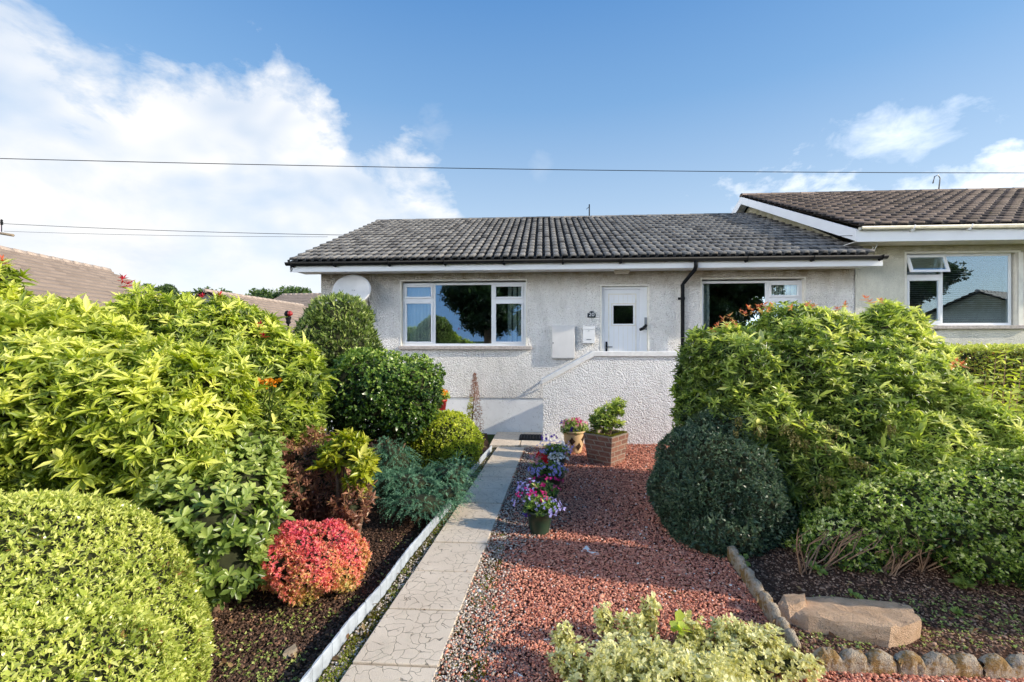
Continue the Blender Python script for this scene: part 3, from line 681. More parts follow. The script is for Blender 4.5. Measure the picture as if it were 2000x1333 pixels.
q = rectpx(1138.5, 1162, 638, 671, VW-.1)
t = thing('letterbox', hw((q[0]+q[1])/2, VW, q[2]), 'small white metal letterbox on the wall just left of the door', 'letterbox')
b = MB(); b.box((q[0], VW-.1, q[2]), (q[1], VW-.003, q[3]-.06), hw); b.build('body', M['white'], t, bevel=.006)
b = MB(); prism(b, [(q[0]-.005, q[3]-.06), (q[1]+.005, q[3]-.06), (q[1]+.005, q[3]), (q[0]-.005, q[3])], VW-.108, VW-.003); b.build('lid', M['white'], t, bevel=.006)
b = MB(); b.box(((q[0]+q[1])/2-.05, VW-.104, q[2]+.07), ((q[0]+q[1])/2+.05, VW-.101, q[2]+.088), hw); b.build('slot', M['grey_metal'], t)
b = MB(); b.tube([hw((q[0]+q[1])/2, VW-.108, q[3]-.09), hw((q[0]+q[1])/2, VW-.1, q[3]-.09)], .01, 8); b.build('lock', M['grey_metal'], t)
q = rectpx(1147.5, 1163.5, 608, 620.5, VW-.03)
t = thing('house_number_plaque', hw((q[0]+q[1])/2, VW, q[2]), 'black arched house number plaque reading 20 above the letterbox', 'house number')
cu = (q[0]+q[1])/2; hw_ = (q[1]-q[0])/2
poly = [(q[0], q[2]), (q[1], q[2]), (q[1], q[2]+.085), (q[1]-.025, q[2]+.095)]+[(cu+.055*math.cos(a_), q[2]+.09+.045*math.sin(a_)) for a_ in np.linspace(0, math.pi, 9)]+[(q[0]+.025, q[2]+.095), (q[0], q[2]+.085)]
b = MB(); prism(b, poly, VW-.028, VW-.004); b.build('plaque', M['navy'], t, bevel=.002)
cu_ = bpy.data.curves.new('digits', 'FONT'); cu_.body = '20'; cu_.size = .105; cu_.align_x = 'CENTER'; cu_.extrude = .002
fo = bpy.data.objects.new('digits', cu_); col.objects.link(fo); bpy.context.view_layer.update()
dg = bpy.context.evaluated_depsgraph_get(); me = bpy.data.meshes.new_from_object(fo.evaluated_get(dg)); bpy.data.objects.remove(fo)
for v in me.vertices: v.co = Vector(hw(cu+v.co.x*1.15, VW-.03-v.co.z, q[2]+.026+v.co.y))
me.materials.clear(); me.materials.append(M['white']); link('numeral', me, t)
q = rectpx(1198, 1231, 524, 535, VW-.12)
t = thing('porch_light', hw((q[0]+q[1])/2, VW-.12, q[2]), 'small flush outdoor lamp with pale glass under the eaves above the door', 'lamp')
b = MB(); b.box((q[0], VW-.22, q[3]-.035), (q[1], VW-.003, q[3]), hw); b.build('base', M['black'], t)
b = MB(); vs = []
for (f_, z_) in ((1, q[3]-.036), (.97, q[3]-.07), (.82, q[2])): vs += [hw(cu_u+ (.5*(q[1]-q[0])-.015)*sx_*f_, VW-.115+.09*sy_*f_, z_) for cu_u in [(q[0]+q[1])/2] for sx_, sy_ in ((-1, -1), (1, -1), (1, 1), (-1, 1))]
b.add(vs, [(i, (i+1) % 4, (i+1) % 4+4, i+4) for i in range(4)]+[(i+4, (i+1) % 4+4, (i+1) % 4+8, i+8) for i in range(4)]+[(8, 9, 10, 11)]); b.build('diffuser', M['lampg'], t, bevel=.01)
# fold-down grab handle by the door
u, z = hpx(1261, 645, VW-.02)
t = thing('grab_handle', hw(u, VW, z-.02), 'short black grab handle on a grey plate at the right door jamb', 'handle')
b = MB(); b.box((u-.025, VW-.022, z+.0), (u+.03, VW-.007, z+.26), hw); b.build('plate', M['grey_metal'], t, bevel=.003)
b = MB(); b.tube([hw(u+.01, VW-.04, z+.1), hw(u-.06, VW-.07, z+.03), hw(u-.13, VW-.09, z+.005)], [.03, .034, .03], 10); b.build('grip', M['black'], t)
# dish
c0v = 9.25; u, z = hpx(686, 566, c0v); 
t = thing('satellite_dish', hw(u+.15, VW, z-.5), 'large oval pale grey satellite dish at the left corner of the wall', 'satellite dish')
n_ = np.array([-.12, -.95, .30]); n_ /= np.linalg.norm(n_); a_ = np.array([1, -.1, 0.0]); a_ -= n_*a_.dot(n_); a_ /= np.linalg.norm(a_); b_ = np.cross(a_, n_); b_ = b_ if b_[2] > 0 else -b_
cc = np.array(hw(u, c0v, z)); rot = math.radians(-8); a2 = a_*math.cos(rot)+b_*math.sin(rot); b2 = -a_*math.sin(rot)+b_*math.cos(rot)
vs = [cc-n_*.085]; fs = []; K = 40; R_ = 7
for i in range(1, R_+1):
    r = i/R_
    for k in range(K):
        th_ = 2*math.pi*k/K; vs.append(cc+a2*.42*r*math.cos(th_)+b2*.335*r*math.sin(th_)-n_*.085*(1-r*r))
for k in range(K): vs.append(cc+a2*.43*math.cos(2*math.pi*k/K)+b2*.345*math.sin(2*math.pi*k/K)-n_*.012)
for k in range(K): fs.append((0, 1+k, 1+(k+1) % K))
for i in range(R_):
    for k in range(K): fs.append((1+i*K+k, 1+(i+1)*K+k, 1+(i+1)*K+(k+1) % K, 1+i*K+(k+1) % K))
b = MB(); b.add(vs, fs, 0, True); rf_ = b.build('reflector', M['dish'], t); 
for dx, dy in ((-.02, .02), (.03, .02), (-.05, -.12), (.02, -.1)): b = MB(); p_ = cc+a2*dx+b2*dy-n_*.082; b.tube([p_, p_+n_*.01], .008, 6); b.build('bolt', M['grey_metal'], rf_)

b = MB(); b.tube([cc-b2*.3-n_*.03, cc-b2*.42+n_*.05, cc-b2*.46+n_*.4], .014, 8); ar = b.build('arm', M['grey_metal'], t)
b = MB(); b.tube([cc-b2*.44+n_*.4, cc-b2*.38+n_*.34], .03, 10); b.build('receiver', M['dish'], ar)
b = MB(); b.tube([cc-n_*.09, cc-n_*.16, np.array(hw(u+.28, VW-.1, z-.1)), np.array(hw(u+.3, VW-.06, z-.5))], .02, 8); b.box((u+.22, VW-.05, z-.65), (u+.38, VW-.004, z-.4), hw); b.build('bracket', M['grey_metal'], t)
# ridged black mat by the steps
q0 = hpx(1016, 850, 9.3)[0]; q1 = uL-.03
b = MB(); gz = G(9.0)+.032
b.box((q0, 8.72, gz), (q1, 9.2, gz+.012), hw)
for i in range(9): v_ = 8.745+i*.05; b.box((q0+.02, v_, gz+.012), (q1-.02, v_+.022, gz+.028), hw)
for i in range(7): u_ = q0+.03+i*(q1-q0-.08)/6; b.box((u_, 8.74, gz+.012), (u_+.02, 9.18, gz+.029), hw)
tag(b.build('door_mat', M['rubber']), 'black rubber grid mat on the paving at the foot of the steps', 'mat')

# ---------------------------------------------------------------- far houses
def far_house(label, corners_ridge, half, drop, eave_z, name='distant_bungalow', hipfar=0.0):
    (x0, y0, z0), (x1, y1, z1) = corners_ridge
    d = np.array([x1-x0, y1-y0], float); L = np.linalg.norm(d); d /= L; n = np.array([d[1], -d[0]])
    t = thing(name, ((x0+x1)/2, (y0+y1)/2, G((y0+y1)/2)), label, 'house', 'bungalows beyond the garden')
    V = []; T = []; Fq = []; r = np.random.default_rng(int(abs(x0*10)))
    S = math.hypot(half, drop); nc = int(S/.36); npp = int(L/.30)
    for sd in (1, -1):
        for j in range(nc):
            f0, f1 = j/nc, (j+1)/nc
            for i in range(npp):
                b = len(V); tt = r.random()
                for (f, off) in ((f0, .0), (f1, .06), (f1, -.01)):
                    for g_ in (i/npp, (i+1)/npp-.0012/npp):
                        p = np.array([x0, y0])+d*L*g_+n*sd*half*f; V.append((p[0], p[1], z0-drop*f+off)); T.append(.3+.7*tt)
                Fq += [(b, b+1, b+3, b+2), (b+2, b+3, b+5, b+4)]
        b = len(V)
        for g_ in (0, 1):
            for f in (0, 1): p = np.array([x0, y0])+d*L*g_+n*sd*half*f; V.append((p[0], p[1], z0-drop*f-.03)); T.append(.2)
        Fq.append((b, b+1, b+3, b+2))
    link('roof', nmesh('roof', V, np.array(Fq), M['tile_far'], T), t)
    b = MB(); k = 0
    while k*.45 < L-.2:
        p = np.array([x0, y0])+d*k*.45; p2 = p+d*.43
        b.tube([(p[0], p[1], z0+.0), (p2[0], p2[1], z0-.015)], .1, 6); k += 1
    b.build('ridge_cap', simple('pale_ridge_tile', (.42, .34, .28), .8, .15, 9), t)
    b = MB(); h2 = half-.4; zb = min(G(y0), G(y1))-.6
    def pt(g_, s): p = np.array([x0, y0])+d*L*g_+n*s; return p
    for (g0, s0, g1, s1) in ((0.02, h2, .98, h2), (.02, -h2, .98, -h2)):
        p, q = pt(g0, s0), pt(g1, s1); b.quad([(p[0], p[1], zb), (q[0], q[1], zb), (q[0], q[1], z0-drop+.1), (p[0], p[1], z0-drop+.1)])
    for g0 in (.02, .98):
        p, q, m_ = pt(g0, h2), pt(g0, -h2), pt(g0, 0); b.quad([(p[0], p[1], zb), (q[0], q[1], zb), (q[0], q[1], z0-drop+.1), (m_[0], m_[1], z0-.1), (p[0], p[1], z0-drop+.1)])
    b.build('wall', M['dash2'], t)
    # windows in the end wall and long wall nearest the garden
    for gpos in (.25, .5, .75):
        p = pt(gpos-.05, h2+.01*(1)); q = pt(gpos+.05, h2+.01); b = MB(); zz0 = zb+1.6
        b.quad([(p[0], p[1], zz0), (q[0], q[1], zz0), (q[0], q[1], zz0+1.1), (p[0], p[1], zz0+1.1)]); b.build('window', M['glass'], t)
    return t
za = 4.6
A0 = W(-120, 463.5, 12.4); A1 = W(205, 527, 18.2)
far_house('nearest brown tiled bungalow at the far left, its ridge capped in pale tiles', ((A0[0]+.25, A0[1]-2.0, A1[2]), tuple(A1)), 4.6, 2.15, 2.4)
B0 = W(400, 556, 19.5); B1 = W(592, 597, 27.6)
far_house('second brown tiled bungalow whose roof slopes down behind the rounded olive bush', ((B0[0], B0[1], B1[2]), tuple(B1)), 4.6, 2.15, 2.0)
C0 = W(552, 576, 36); C1 = W(690, 575, 35)
far_house('distant tan roofed bungalow just left of the satellite dish, below the far trees', (tuple(C0), (C1[0], C1[1], C0[2])), 4.4, 2.0, 2.0)

# ---------------------------------------------------------------- leaf meshes
def leaf_tmpl(kind):
    if kind == 'lance': p = [(.0, 0, 0), (-.32, .22, .06), (0, .3, -.02), (.32, .22, .06), (-.46, .58, .07), (0, .62, -.02), (.46, .58, .07), (0, 1, -.05)]
    elif kind == 'round': p = [(.0, 0, 0), (-.28, .25, .04), (0, .3, -.03), (.28, .25, .04), (-.5, .7, .05), (0, .7, -.03), (.5, .7, .05), (0, 1, -.05)]
    elif kind == 'small':
        p = [(0, 0, 0), (-.5, .45, .10), (.5, .45, .10), (0, 1, -.03)]
        return np.array(p), np.array([(0, 2, 1), (1, 2, 3)])
    elif kind == 'petal':
        p = [(0, 0, 0), (-.5, .6, .1), (.5, .6, .1), (0, 1, 0)]
        return np.array(p), np.array([(0, 2, 1), (1, 2, 3)])
    f = [(0, 2, 1), (0, 3, 2), (1, 2, 5), (1, 5, 4), (2, 3, 6), (2, 6, 5), (4, 5, 7), (5, 6, 7)]
    return np.array(p), np.array(f)
def norm(a): return a/(np.linalg.norm(a, axis=-1, keepdims=True)+1e-9)
def gen_leaves(P, Ax, K, L, Wd, tilt, tsd, tint, kind='lance', tj=.12, r=rng, lj=.25, gap=.0):
    n = len(P); Ax = norm(Ax)
    ref = np.where(np.abs(Ax[:, 2:3]) < .9, np.array([[0, 0, 1.0]]), np.array([[1.0, 0, 0]]))
    u = norm(np.cross(Ax, ref)); v = np.cross(Ax, u)
    ph = r.random((n, 1))*6.28+np.arange(K)[None]*2.39996+r.normal(0, .2, (n, K))
    ti = np.radians(tilt)+r.normal(0, np.radians(tsd), (n, K))
    rad = np.cos(ph)[..., None]*u[:, None]+np.sin(ph)[..., None]*v[:, None]
    D = Ax[:, None]*np.sin(ti)[..., None]+rad*np.cos(ti)[..., None]
    Nn = Ax[:, None]*np.cos(ti)[..., None]-rad*np.sin(ti)[..., None]
    S = np.cross(D, Nn); sc_ = np.exp(r.normal(0, lj, (n, K, 1, 1)))*L if not hasattr(L, '__len__') else L[:, None, None, None]*np.exp(r.normal(0, lj, (n, K, 1, 1)))
    tp, tf = leaf_tmpl(kind); wr = Wd
    rollv = r.normal(0, .35, (n, K))
    S2 = S*np.cos(rollv)[..., None]+Nn*np.sin(rollv)[..., None]; N2 = Nn*np.cos(rollv)[..., None]-S*np.sin(rollv)[..., None]
    V = P[:, None, None]+rad[:, :, None]*gap+sc_*(tp[None, None, :, 0:1]*wr*S2[:, :, None]+tp[None, None, :, 1:2]*D[:, :, None]+tp[None, None, :, 2:3]*N2[:, :, None])
    m = len(tp); V = V.reshape(-1, 3); idx = (np.arange(n*K)*m)[:, None, None]+tf[None]
    T = np.clip((np.asarray(tint)[:, None]+r.normal(0, tj, (n, K))), 0, 1); T = np.repeat(T.reshape(-1), m)
    return V, idx.reshape(-1, 3), T
def lumps(D, ph, amp):
    return 1+amp*(np.sin(D@np.array([3.1, 2.3, 4.2])+ph)+np.sin(D@np.array([-5.3, 4.1, 2.7])+ph*2.1)*.7+np.sin(D@np.array([7.9, -6.1, 8.3])+ph*3.3)*.5)
def scatter(blobs, n, amp=.06, depth=.12, r=rng, floor=.02, upb=.0, box=False, cut=.93):
    """points and outward normals on the skin of the union of ellipsoids (c, r)"""
    blobs = [(np.asarray(c, float), np.asarray(q, float)) for c, q in blobs]
    ar = np.array([((q[0]*q[1])**1.6+(q[0]*q[2])**1.6+(q[1]*q[2])**1.6)**(1/1.6) for c, q in blobs]); ch = r.choice(len(blobs), int(n*1.0), p=ar/ar.sum())
    D = norm(r.normal(0, 1, (len(ch), 3))); C = np.array([c for c, q in blobs])[ch]; R = np.array([q for c, q in blobs])[ch]
    lf = np.array([lumps(D[i:i+1], ch[i]*1.7, amp)[0] for i in range(0)]) if False else None
    ph = ch*1.7
    s = 1+amp*(np.sin(D@np.array([3.1, 2.3, 4.2])+ph)+.7*np.sin(D@np.array([-5.3, 4.1, 2.7])+ph*2.1)+.5*np.sin(D@np.array([7.9, -6.1, 8.3])+ph*3.3))
    dp = 1-depth*r.random(len(ch))**1.6
    P = C+D*R*(s*dp)[:, None]; Nn = norm(D/R)
    ok = P[:, 2] > G(P[:, 1])+floor
    for k, (c, q) in enumerate(blobs):
        ins = (((P-c)/q)**2).sum(1) < cut**2*(1-.25*depth); ok &= ~(ins & (ch != k))
    return P[ok], Nn[ok], (1-dp[ok])/max(depth, 1e-6)  # depth below the skin; darkens inner leaf tints as painted shade
def ico(c, q, ph, sub=2, amp=.06, sc_=.78):
    import bmesh
    bm = bmesh.new(); bmesh.ops.create_icosphere(bm, subdivisions=sub+1, radius=1)
    V = np.array([v.co[:] for v in bm.verts]); Fq = np.array([[v.index for v in f.verts] for f in bm.faces]); bm.free()
    s = lumps(V, ph, amp); V = np.asarray(c)+V*np.asarray(q)*s[:, None]*sc_
    V[:, 2] = np.maximum(V[:, 2], G(V[:, 1])-.02); return V, Fq
def foliage(name, parts, m, parent=None, core=None, core_sc=.78, amp=.06):
    Vs, Fs, Ts, MI = [], [], [], []; o = 0
    for V, f, T in parts: Vs.append(V); Fs.append(f+o); Ts.append(T); MI.append(np.zeros(len(f), int)); o += len(V)
    if core:
        for k, (c, q) in enumerate(core):
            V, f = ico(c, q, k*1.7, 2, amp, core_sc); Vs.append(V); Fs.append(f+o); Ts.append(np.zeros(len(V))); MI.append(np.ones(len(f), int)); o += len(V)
    me = nmesh(name, np.concatenate(Vs), np.concatenate(Fs), [m, M['core']], np.concatenate(Ts), np.concatenate(MI))
    return link(name, me, parent)
def base_of(blobs):
    c = np.array([b[0] for b in blobs]).mean(0); return np.array([c[0], c[1], G(c[1])])
def stems(name, base, tips, m, parent, r0=.02, r1=.005, r=random, bend=.25, n=5, branch=0):
    b = MB()
    for tip in tips:
        base_ = np.array(base)+np.array([r.uniform(-.06, .06), r.uniform(-.06, .06), 0]); tip = np.array(tip, float)
        L = np.linalg.norm(tip-base_); off = np.array([r.uniform(-1, 1), r.uniform(-1, 1), r.uniform(-.3, .3)])*L*bend*.3
        pts_ = [base_+(tip-base_)*t+off*math.sin(math.pi*t)+np.array([r.uniform(-1, 1)*.02*L for _ in range(3)])*(0 < t < 1) for t in np.linspace(0, 1, n)]
        b.tube(pts_, [r0+(r1-r0)*i/(n-1) for i in range(n)], 6, cap=False)
        for _ in range(branch):
            i = r.randint(1, n-2); q = pts_[i]; e = q+(tip-base_)*.12+np.array([r.uniform(-1, 1), r.uniform(-1, 1), r.uniform(-.2, .3)])*L*.1
            b.tube([q, (q+e)/2+np.array([r.uniform(-.02, .02)]*3), e], [r0*.5, r0*.35, r1*.6], 5, cap=False)
    return b.build(name, m, parent)
def bl(px, py, Z, rx, ry, rz): return (W(px, py, Z), np.array([rx, ry, rz]))
G_YEL = [(0, (.035, .05, .01)), (.3, (.13, .175, .025)), (.6, (.32, .35, .055)), (1, (.52, .49, .14))]
G_MID = [(0, (.012, .03, .008)), (.4, (.045, .11, .018)), (.7, (.14, .24, .035)), (1, (.38, .42, .08))]
M['l_pieris'] = leafmat('golden_green_leaf', G_YEL, .38, .4, gain=2.0)
M['l_pieris2'] = leafmat('fresh_green_leaf', [(0, (.02, .04, .008)), (.4, (.125, .165, .028)), (.7, (.27, .31, .05)), (1, (.42, .42, .12))], .36, .4, gain=2.2)
M['l_right'] = leafmat('mixed_green_leaf', [(0, (.02, .035, .01)), (.35, (.10, .145, .028)), (.65, (.29, .33, .07)), (1, (.48, .48, .17))], .3, .4, gain=2.2)
M['l_rhodo'] = leafmat('glossy_green_leaf', [(0, (.02, .04, .012)), (.5, (.125, .175, .035)), (1, (.35, .38, .12))], .3, .35, gain=2.0)
M['l_clip'] = leafmat('clipped_small_leaf', [(0, (.16, .08, .03)), (.2, (.10, .13, .025)), (.55, (.23, .27, .05)), (1, (.47, .46, .15))], .27, .4, gain=2.1)
M['l_olive'] = leafmat('olive_green_leaf', [(0, (.02, .035, .01)), (.5, (.10, .14, .03)), (1, (.32, .34, .13))], .4, .35, gain=2.4)
M['l_holly'] = leafmat('dark_green_leaf', [(0, (.008, .02, .006)), (.5, (.045, .085, .015)), (.8, (.14, .2, .035)), (1, (.3, .33, .10))], .28, .35, gain=2.6)
M['l_gold'] = leafmat('yellow_green_leaf', [(0, (.05, .07, .01)), (.5, (.22, .27, .03)), (1, (.45, .45, .08))], .4, .4, gain=2.0)
M['l_juni'] = leafmat('blue_green_needle', [(0, (.012, .035, .022)), (.5, (.04, .105, .06)), (1, (.13, .23, .14))], .6, .25, gain=2.2)
M['l_lime'] = leafmat('lime_yellow_leaf', [(0, (.12, .17, .01)), (.5, (.42, .47, .03)), (1, (.65, .62, .12))], .35, .35)
M['l_brown'] = leafmat('bronze_leaf', [(0, (.05, .02, .015)), (.5, (.17, .075, .045)), (.8, (.3, .15, .09)), (1, (.28, .22, .06))], .45, .25, gain=1.6)
M['l_red'] = leafmat('scarlet_leaf', [(0, (.45, .42, .10)), (.22, (.82, .56, .2)), (.5, (.88, .34, .26)), (.75, (.88, .19, .2)), (1, (.86, .16, .28))], .45, .35)
M['l_dark'] = leafmat('grey_green_leaf', [(0, (.013, .026, .014)), (.5, (.038, .066, .036)), (1, (.10, .14, .075))], .4, .25, gain=1.9)
M['l_box'] = leafmat('bright_small_leaf', [(0, (.014, .028, .008)), (.4, (.08, .13, .02)), (.7, (.25, .31, .06)), (1, (.52, .52, .22))], .3, .4, gain=2.1)
M['l_euon'] = leafmat('variegated_leaf', [(0, (.10, .13, .04)), (.3, (.26, .27, .09)), (.6, (.66, .64, .20)), (1, (.88, .85, .46))], .4, .3)
M['l_redtip'] = leafmat('orange_red_shoot', [(0, (.8, .16, .1)), (.5, (.88, .32, .18)), (1, (.85, .6, .25))], .4, .35)
M['l_pink'] = leafmat('crimson_shoot', [(0, (.5, .01, .04)), (1, (.8, .05, .09))], .4, .35)
M['l_tree'] = leafmat('tree_leaf', [(0, (.015, .035, .01)), (.5, (.05, .10, .02)), (1, (.13, .2, .05))], .5, .25)
M['seed'] = tintmat('bead_seedheads', [(0, (.12, .10, .02)), (1, (.3, .26, .07))], .6)
for nme, c in (('violet', (.46, .42, .86)), ('purple', (.12, .05, .42)), ('white_petal', (.8, .8, .76)), ('redp', (.6, .01, .02)), ('pinkp', (.72, .10, .25)), ('magenta', (.55, .02, .2)), ('orange', (.8, .28, .01)), ('palepink', (.75, .35, .4))):
    M[nme] = leafmat('petal_'+nme, [(0, [x*.7 for x in c]), (1, [min(1, x*1.15) for x in c])], .5, .3, .2)

def pieris(name, label, blobs, nros, L, m, tips=None, tipm='l_redtip', tilt=22, K=9, tgain=.5, t0=.25, lw=.27, amp=.09, cat='shrub', lightdir=(.3, -.4, .75), r=rng, seedh=0, wind=.12):
    root = thing(name, base_of(blobs), label, cat)
    P, Nn, dp = scatter(blobs, nros, amp, .22)
    hole = np.sin(P@np.array([8.3, 6.1, 9.7])+2)*np.sin(P@np.array([-7.1, 9.3, 6.9]))+.5*np.sin(P@np.array([17., -13, 15])); kp = hole < .72; P, Nn, dp = P[kp], Nn[kp], dp[kp]
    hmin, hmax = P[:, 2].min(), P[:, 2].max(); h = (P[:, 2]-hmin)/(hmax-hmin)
    fac = np.clip((Nn@norm(np.array(lightdir))), -.3, 1)  # leaves facing lightdir get a lighter tint: sunlight painted into their colour
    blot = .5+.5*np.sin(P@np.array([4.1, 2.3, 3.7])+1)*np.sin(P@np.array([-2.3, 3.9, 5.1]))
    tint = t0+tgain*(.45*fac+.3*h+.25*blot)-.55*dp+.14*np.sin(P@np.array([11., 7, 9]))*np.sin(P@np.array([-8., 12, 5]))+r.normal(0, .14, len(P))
    ax = norm(Nn*.55+np.array([0, 0, .75])+r.normal(0, .25, P.shape))
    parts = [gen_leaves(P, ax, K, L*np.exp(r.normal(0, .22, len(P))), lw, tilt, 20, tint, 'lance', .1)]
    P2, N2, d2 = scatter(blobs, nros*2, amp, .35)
    parts.append(gen_leaves(P2-N2*L*.5, norm(N2+r.normal(0, .4, P2.shape)), 5, L*.9, lw, -5, 25, np.full(len(P2), t0*.85), 'lance', .07))  # inner leaves in a darker tint, painting the shade inside the shrub
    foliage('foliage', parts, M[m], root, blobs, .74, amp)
    if tips is not None:
        tp = np.array([t[:3] for t in tips]); ax = norm(np.array([0, -.1, 1])+r.normal(0, .25, tp.shape))
        for i in range(len(tp)):
            t1, a1 = tp[i:i+1], ax[i:i+1]
            foliage('red_shoot', [gen_leaves(t1-np.array([0, 0, .03]), a1, 9, L*.6, lw*.8, 42, 15, np.full(1, .5), 'lance', .3), gen_leaves(t1-np.array([0, 0, .04+L*.1]), a1, 6, L*.6, lw, 12, 15, np.full(1, .8), 'lance', .2)], M[tipm], root)
    bs = base_of(blobs); c = [b[0] for b in blobs]
    stems('stem', bs, [ci+np.array([random.uniform(-.5, .5)*b[1][0], random.uniform(-.5, .3)*b[1][1], random.uniform(-.3, .2)*b[1][2]]) for ci, b in zip(c*3, blobs*3)], M['bark'], root, .03, .008, branch=2)
    return root
def surf_at(blobs, px, py, lift=0):
    """nearest point of the shrub's skin along the sight line through px,py"""
    d = W(px, py, 1.0)-np.array([0, 0, CZ]); best = None
    for c, q in blobs:
        o_ = (np.array([0, 0, CZ])-c)/q; dd = d/q; a_ = dd@dd; b_ = 2*o_@dd; e = o_@o_-1; D = b_*b_-4*a_*e
        if D < 0: t_ = -b_/(2*a_)
        else: t_ = (-b_-math.sqrt(D))/(2*a_)
        miss = D < 0; key = (miss, t_)
        if best is None or key < best[0]: best = (key, t_)
    return np.array([0, 0, CZ])+d*best[1]

# left side shrubs
LA = [bl(80, 800, 3.3, .95, .75, .70), bl(300, 830, 3.35, .66, .6, .62), bl(40, 700, 3.5, .45, .5, .36), bl(150, 700, 3.8, .5, .5, .46), bl(-140, 800, 3.1, .6, .6, .8), bl(-5, 570, 3.6, .16, .16, .2), bl(0, 640, 3.6, .22, .2, .2)]
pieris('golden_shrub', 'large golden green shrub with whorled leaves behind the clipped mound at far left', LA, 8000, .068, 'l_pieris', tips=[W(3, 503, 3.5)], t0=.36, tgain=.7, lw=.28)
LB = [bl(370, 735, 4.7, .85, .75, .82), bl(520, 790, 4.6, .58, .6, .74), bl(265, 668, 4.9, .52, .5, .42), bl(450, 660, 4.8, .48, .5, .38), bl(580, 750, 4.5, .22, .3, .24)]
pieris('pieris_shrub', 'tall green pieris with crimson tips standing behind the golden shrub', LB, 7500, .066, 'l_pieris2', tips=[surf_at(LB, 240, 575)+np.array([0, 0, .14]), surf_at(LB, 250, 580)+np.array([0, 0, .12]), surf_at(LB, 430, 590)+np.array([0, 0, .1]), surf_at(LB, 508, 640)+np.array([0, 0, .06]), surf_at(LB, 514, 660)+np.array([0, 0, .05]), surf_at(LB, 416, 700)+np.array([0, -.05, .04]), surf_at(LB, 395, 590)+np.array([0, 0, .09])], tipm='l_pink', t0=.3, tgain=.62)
RH = [bl(405, 1010, 3.05, .46, .42, .36), bl(395, 1110, 2.95, .3, .25, .22), bl(450, 1100, 3.0, .24, .25, .18), bl(330, 1060, 2.9, .3, .3, .3), bl(480, 970, 3.25, .24, .3, .28), bl(450, 900, 3.5, .36, .35, .3)]
def rhodo():
    root = thing('rhododendron', base_of(RH), 'glossy green rhododendron with rounded leaves between the clipped mound and red bush', 'shrub')
    P, Nn, dp = scatter(RH, 1100, .08, .25); ax = norm(Nn*.7+np.array([0, 0, .6])+rng.normal(0, .2, P.shape))
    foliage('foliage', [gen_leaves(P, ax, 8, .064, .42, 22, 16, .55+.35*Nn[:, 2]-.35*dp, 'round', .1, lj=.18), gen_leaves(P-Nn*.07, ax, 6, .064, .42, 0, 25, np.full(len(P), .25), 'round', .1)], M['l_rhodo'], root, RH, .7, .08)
    stems('stem', base_of(RH), [b[0] for b in RH]*2, M['bark'], root, .018, .006)
rhodo()
def clipped(name, label, blobs, n, L, m, K=5, lw=.38, amp=.02, t0=.5, tgain=.25, cat='clipped shrub', tilt=45, depth=.07, tj=.2, core=.9, group=None, scr=40, nup=.3, kind='small'):
    root = thing(name, base_of(blobs), label, cat, group)
    P, Nn, dp = scatter(blobs, n, amp, depth); st = rng.random(len(P)) < .012; P = P+Nn*(st*rng.uniform(.015, .05, len(P)))[:, None]
    blot = np.sin(P@np.array([9, 7, 8.]))*np.sin(P@np.array([-6, 11, 5.]))
    ax = norm(Nn+np.array([0, 0, nup])+rng.normal(0, .35, P.shape))
    brn = (np.sin(P@np.array([4.7, 6.3, 5.1])+1)*np.sin(P@np.array([-5.9, 3.7, 7.3])) > .72)*.3
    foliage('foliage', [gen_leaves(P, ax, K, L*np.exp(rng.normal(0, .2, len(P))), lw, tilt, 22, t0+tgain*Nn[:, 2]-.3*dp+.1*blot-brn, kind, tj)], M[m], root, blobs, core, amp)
    stems('stem', base_of(blobs), [b[0] for b in blobs]*3, M['bark'], root, .02, .006)
    return root
CM = [(np.array([-2.60, 2.15, .04]), np.array([1.02, .98, .96])), (np.array([-2.25, 1.8, .0]), np.array([.78, .78, .74]))]
clipped('clipped_azalea', 'big rounded clipped shrub with tiny yellow green leaves in the near left corner', CM, 75000, .021, 'l_clip', K=5, lw=.36, amp=.028, t0=.6, tgain=.25, tj=.2, depth=.05, core=.94)
OL = [bl(655, 700, 6.8, .66, .6, .78), bl(662, 640, 6.8, .48, .45, .48)]
clipped('olive_shrub', 'olive green dome shaped shrub with upright leaves below the satellite dish', OL, 7500, .055, 'l_olive', K=5, lw=.24, amp=.03, t0=.45, tgain=.2, tj=.25, depth=.12, core=.84, tilt=62, nup=1.1)
HO = [bl(735, 765, 6.1, .72, .6, .56), bl(810, 755, 6.1, .38, .45, .42), bl(690, 780, 6.0, .4, .4, .6), bl(790, 800, 6.0, .4, .4, .38)]
hr = clipped('dark_green_shrub', 'loose dark green shrub with bare reddish stems in front of the window', HO, 10000, .037, 'l_holly', K=6, lw=.5, amp=.07, t0=.4, tgain=.35, tj=.22, depth=.25, core=.72, tilt=30)
stems('bare_stem', gp(752, 905)+np.array([0, .3, 0]), [W(730, 830, 5.9), W(775, 820, 5.8), W(800, 830, 5.8), W(745, 815, 5.7), W(770, 835, 5.6), W(710, 850, 5.8)], M['barklight'], hr, .03, .012, bend=.15, branch=3)
GM = [bl(868, 862, 6.95, .56, .55, .45), bl(820, 850, 7.0, .4, .45, .38), bl(885, 880, 6.8, .40, .4, .34)]
clipped('golden_box_mound', 'low clipped yellow green mound beside the far end of the path', GM, 12000, .028, 'l_gold', K=5, lw=.5, amp=.03, t0=.5, tgain=.3, tj=.2, depth=.06, core=.92)
DM = [bl(1395, 945, 4.55, .58, .58, .60), bl(1450, 985, 4.35, .40, .45, .46), bl(1340, 965, 4.5, .32, .4, .40), bl(1410, 860, 4.7, .4, .4, .33), bl(1400, 1040, 4.2, .4, .4, .25)]
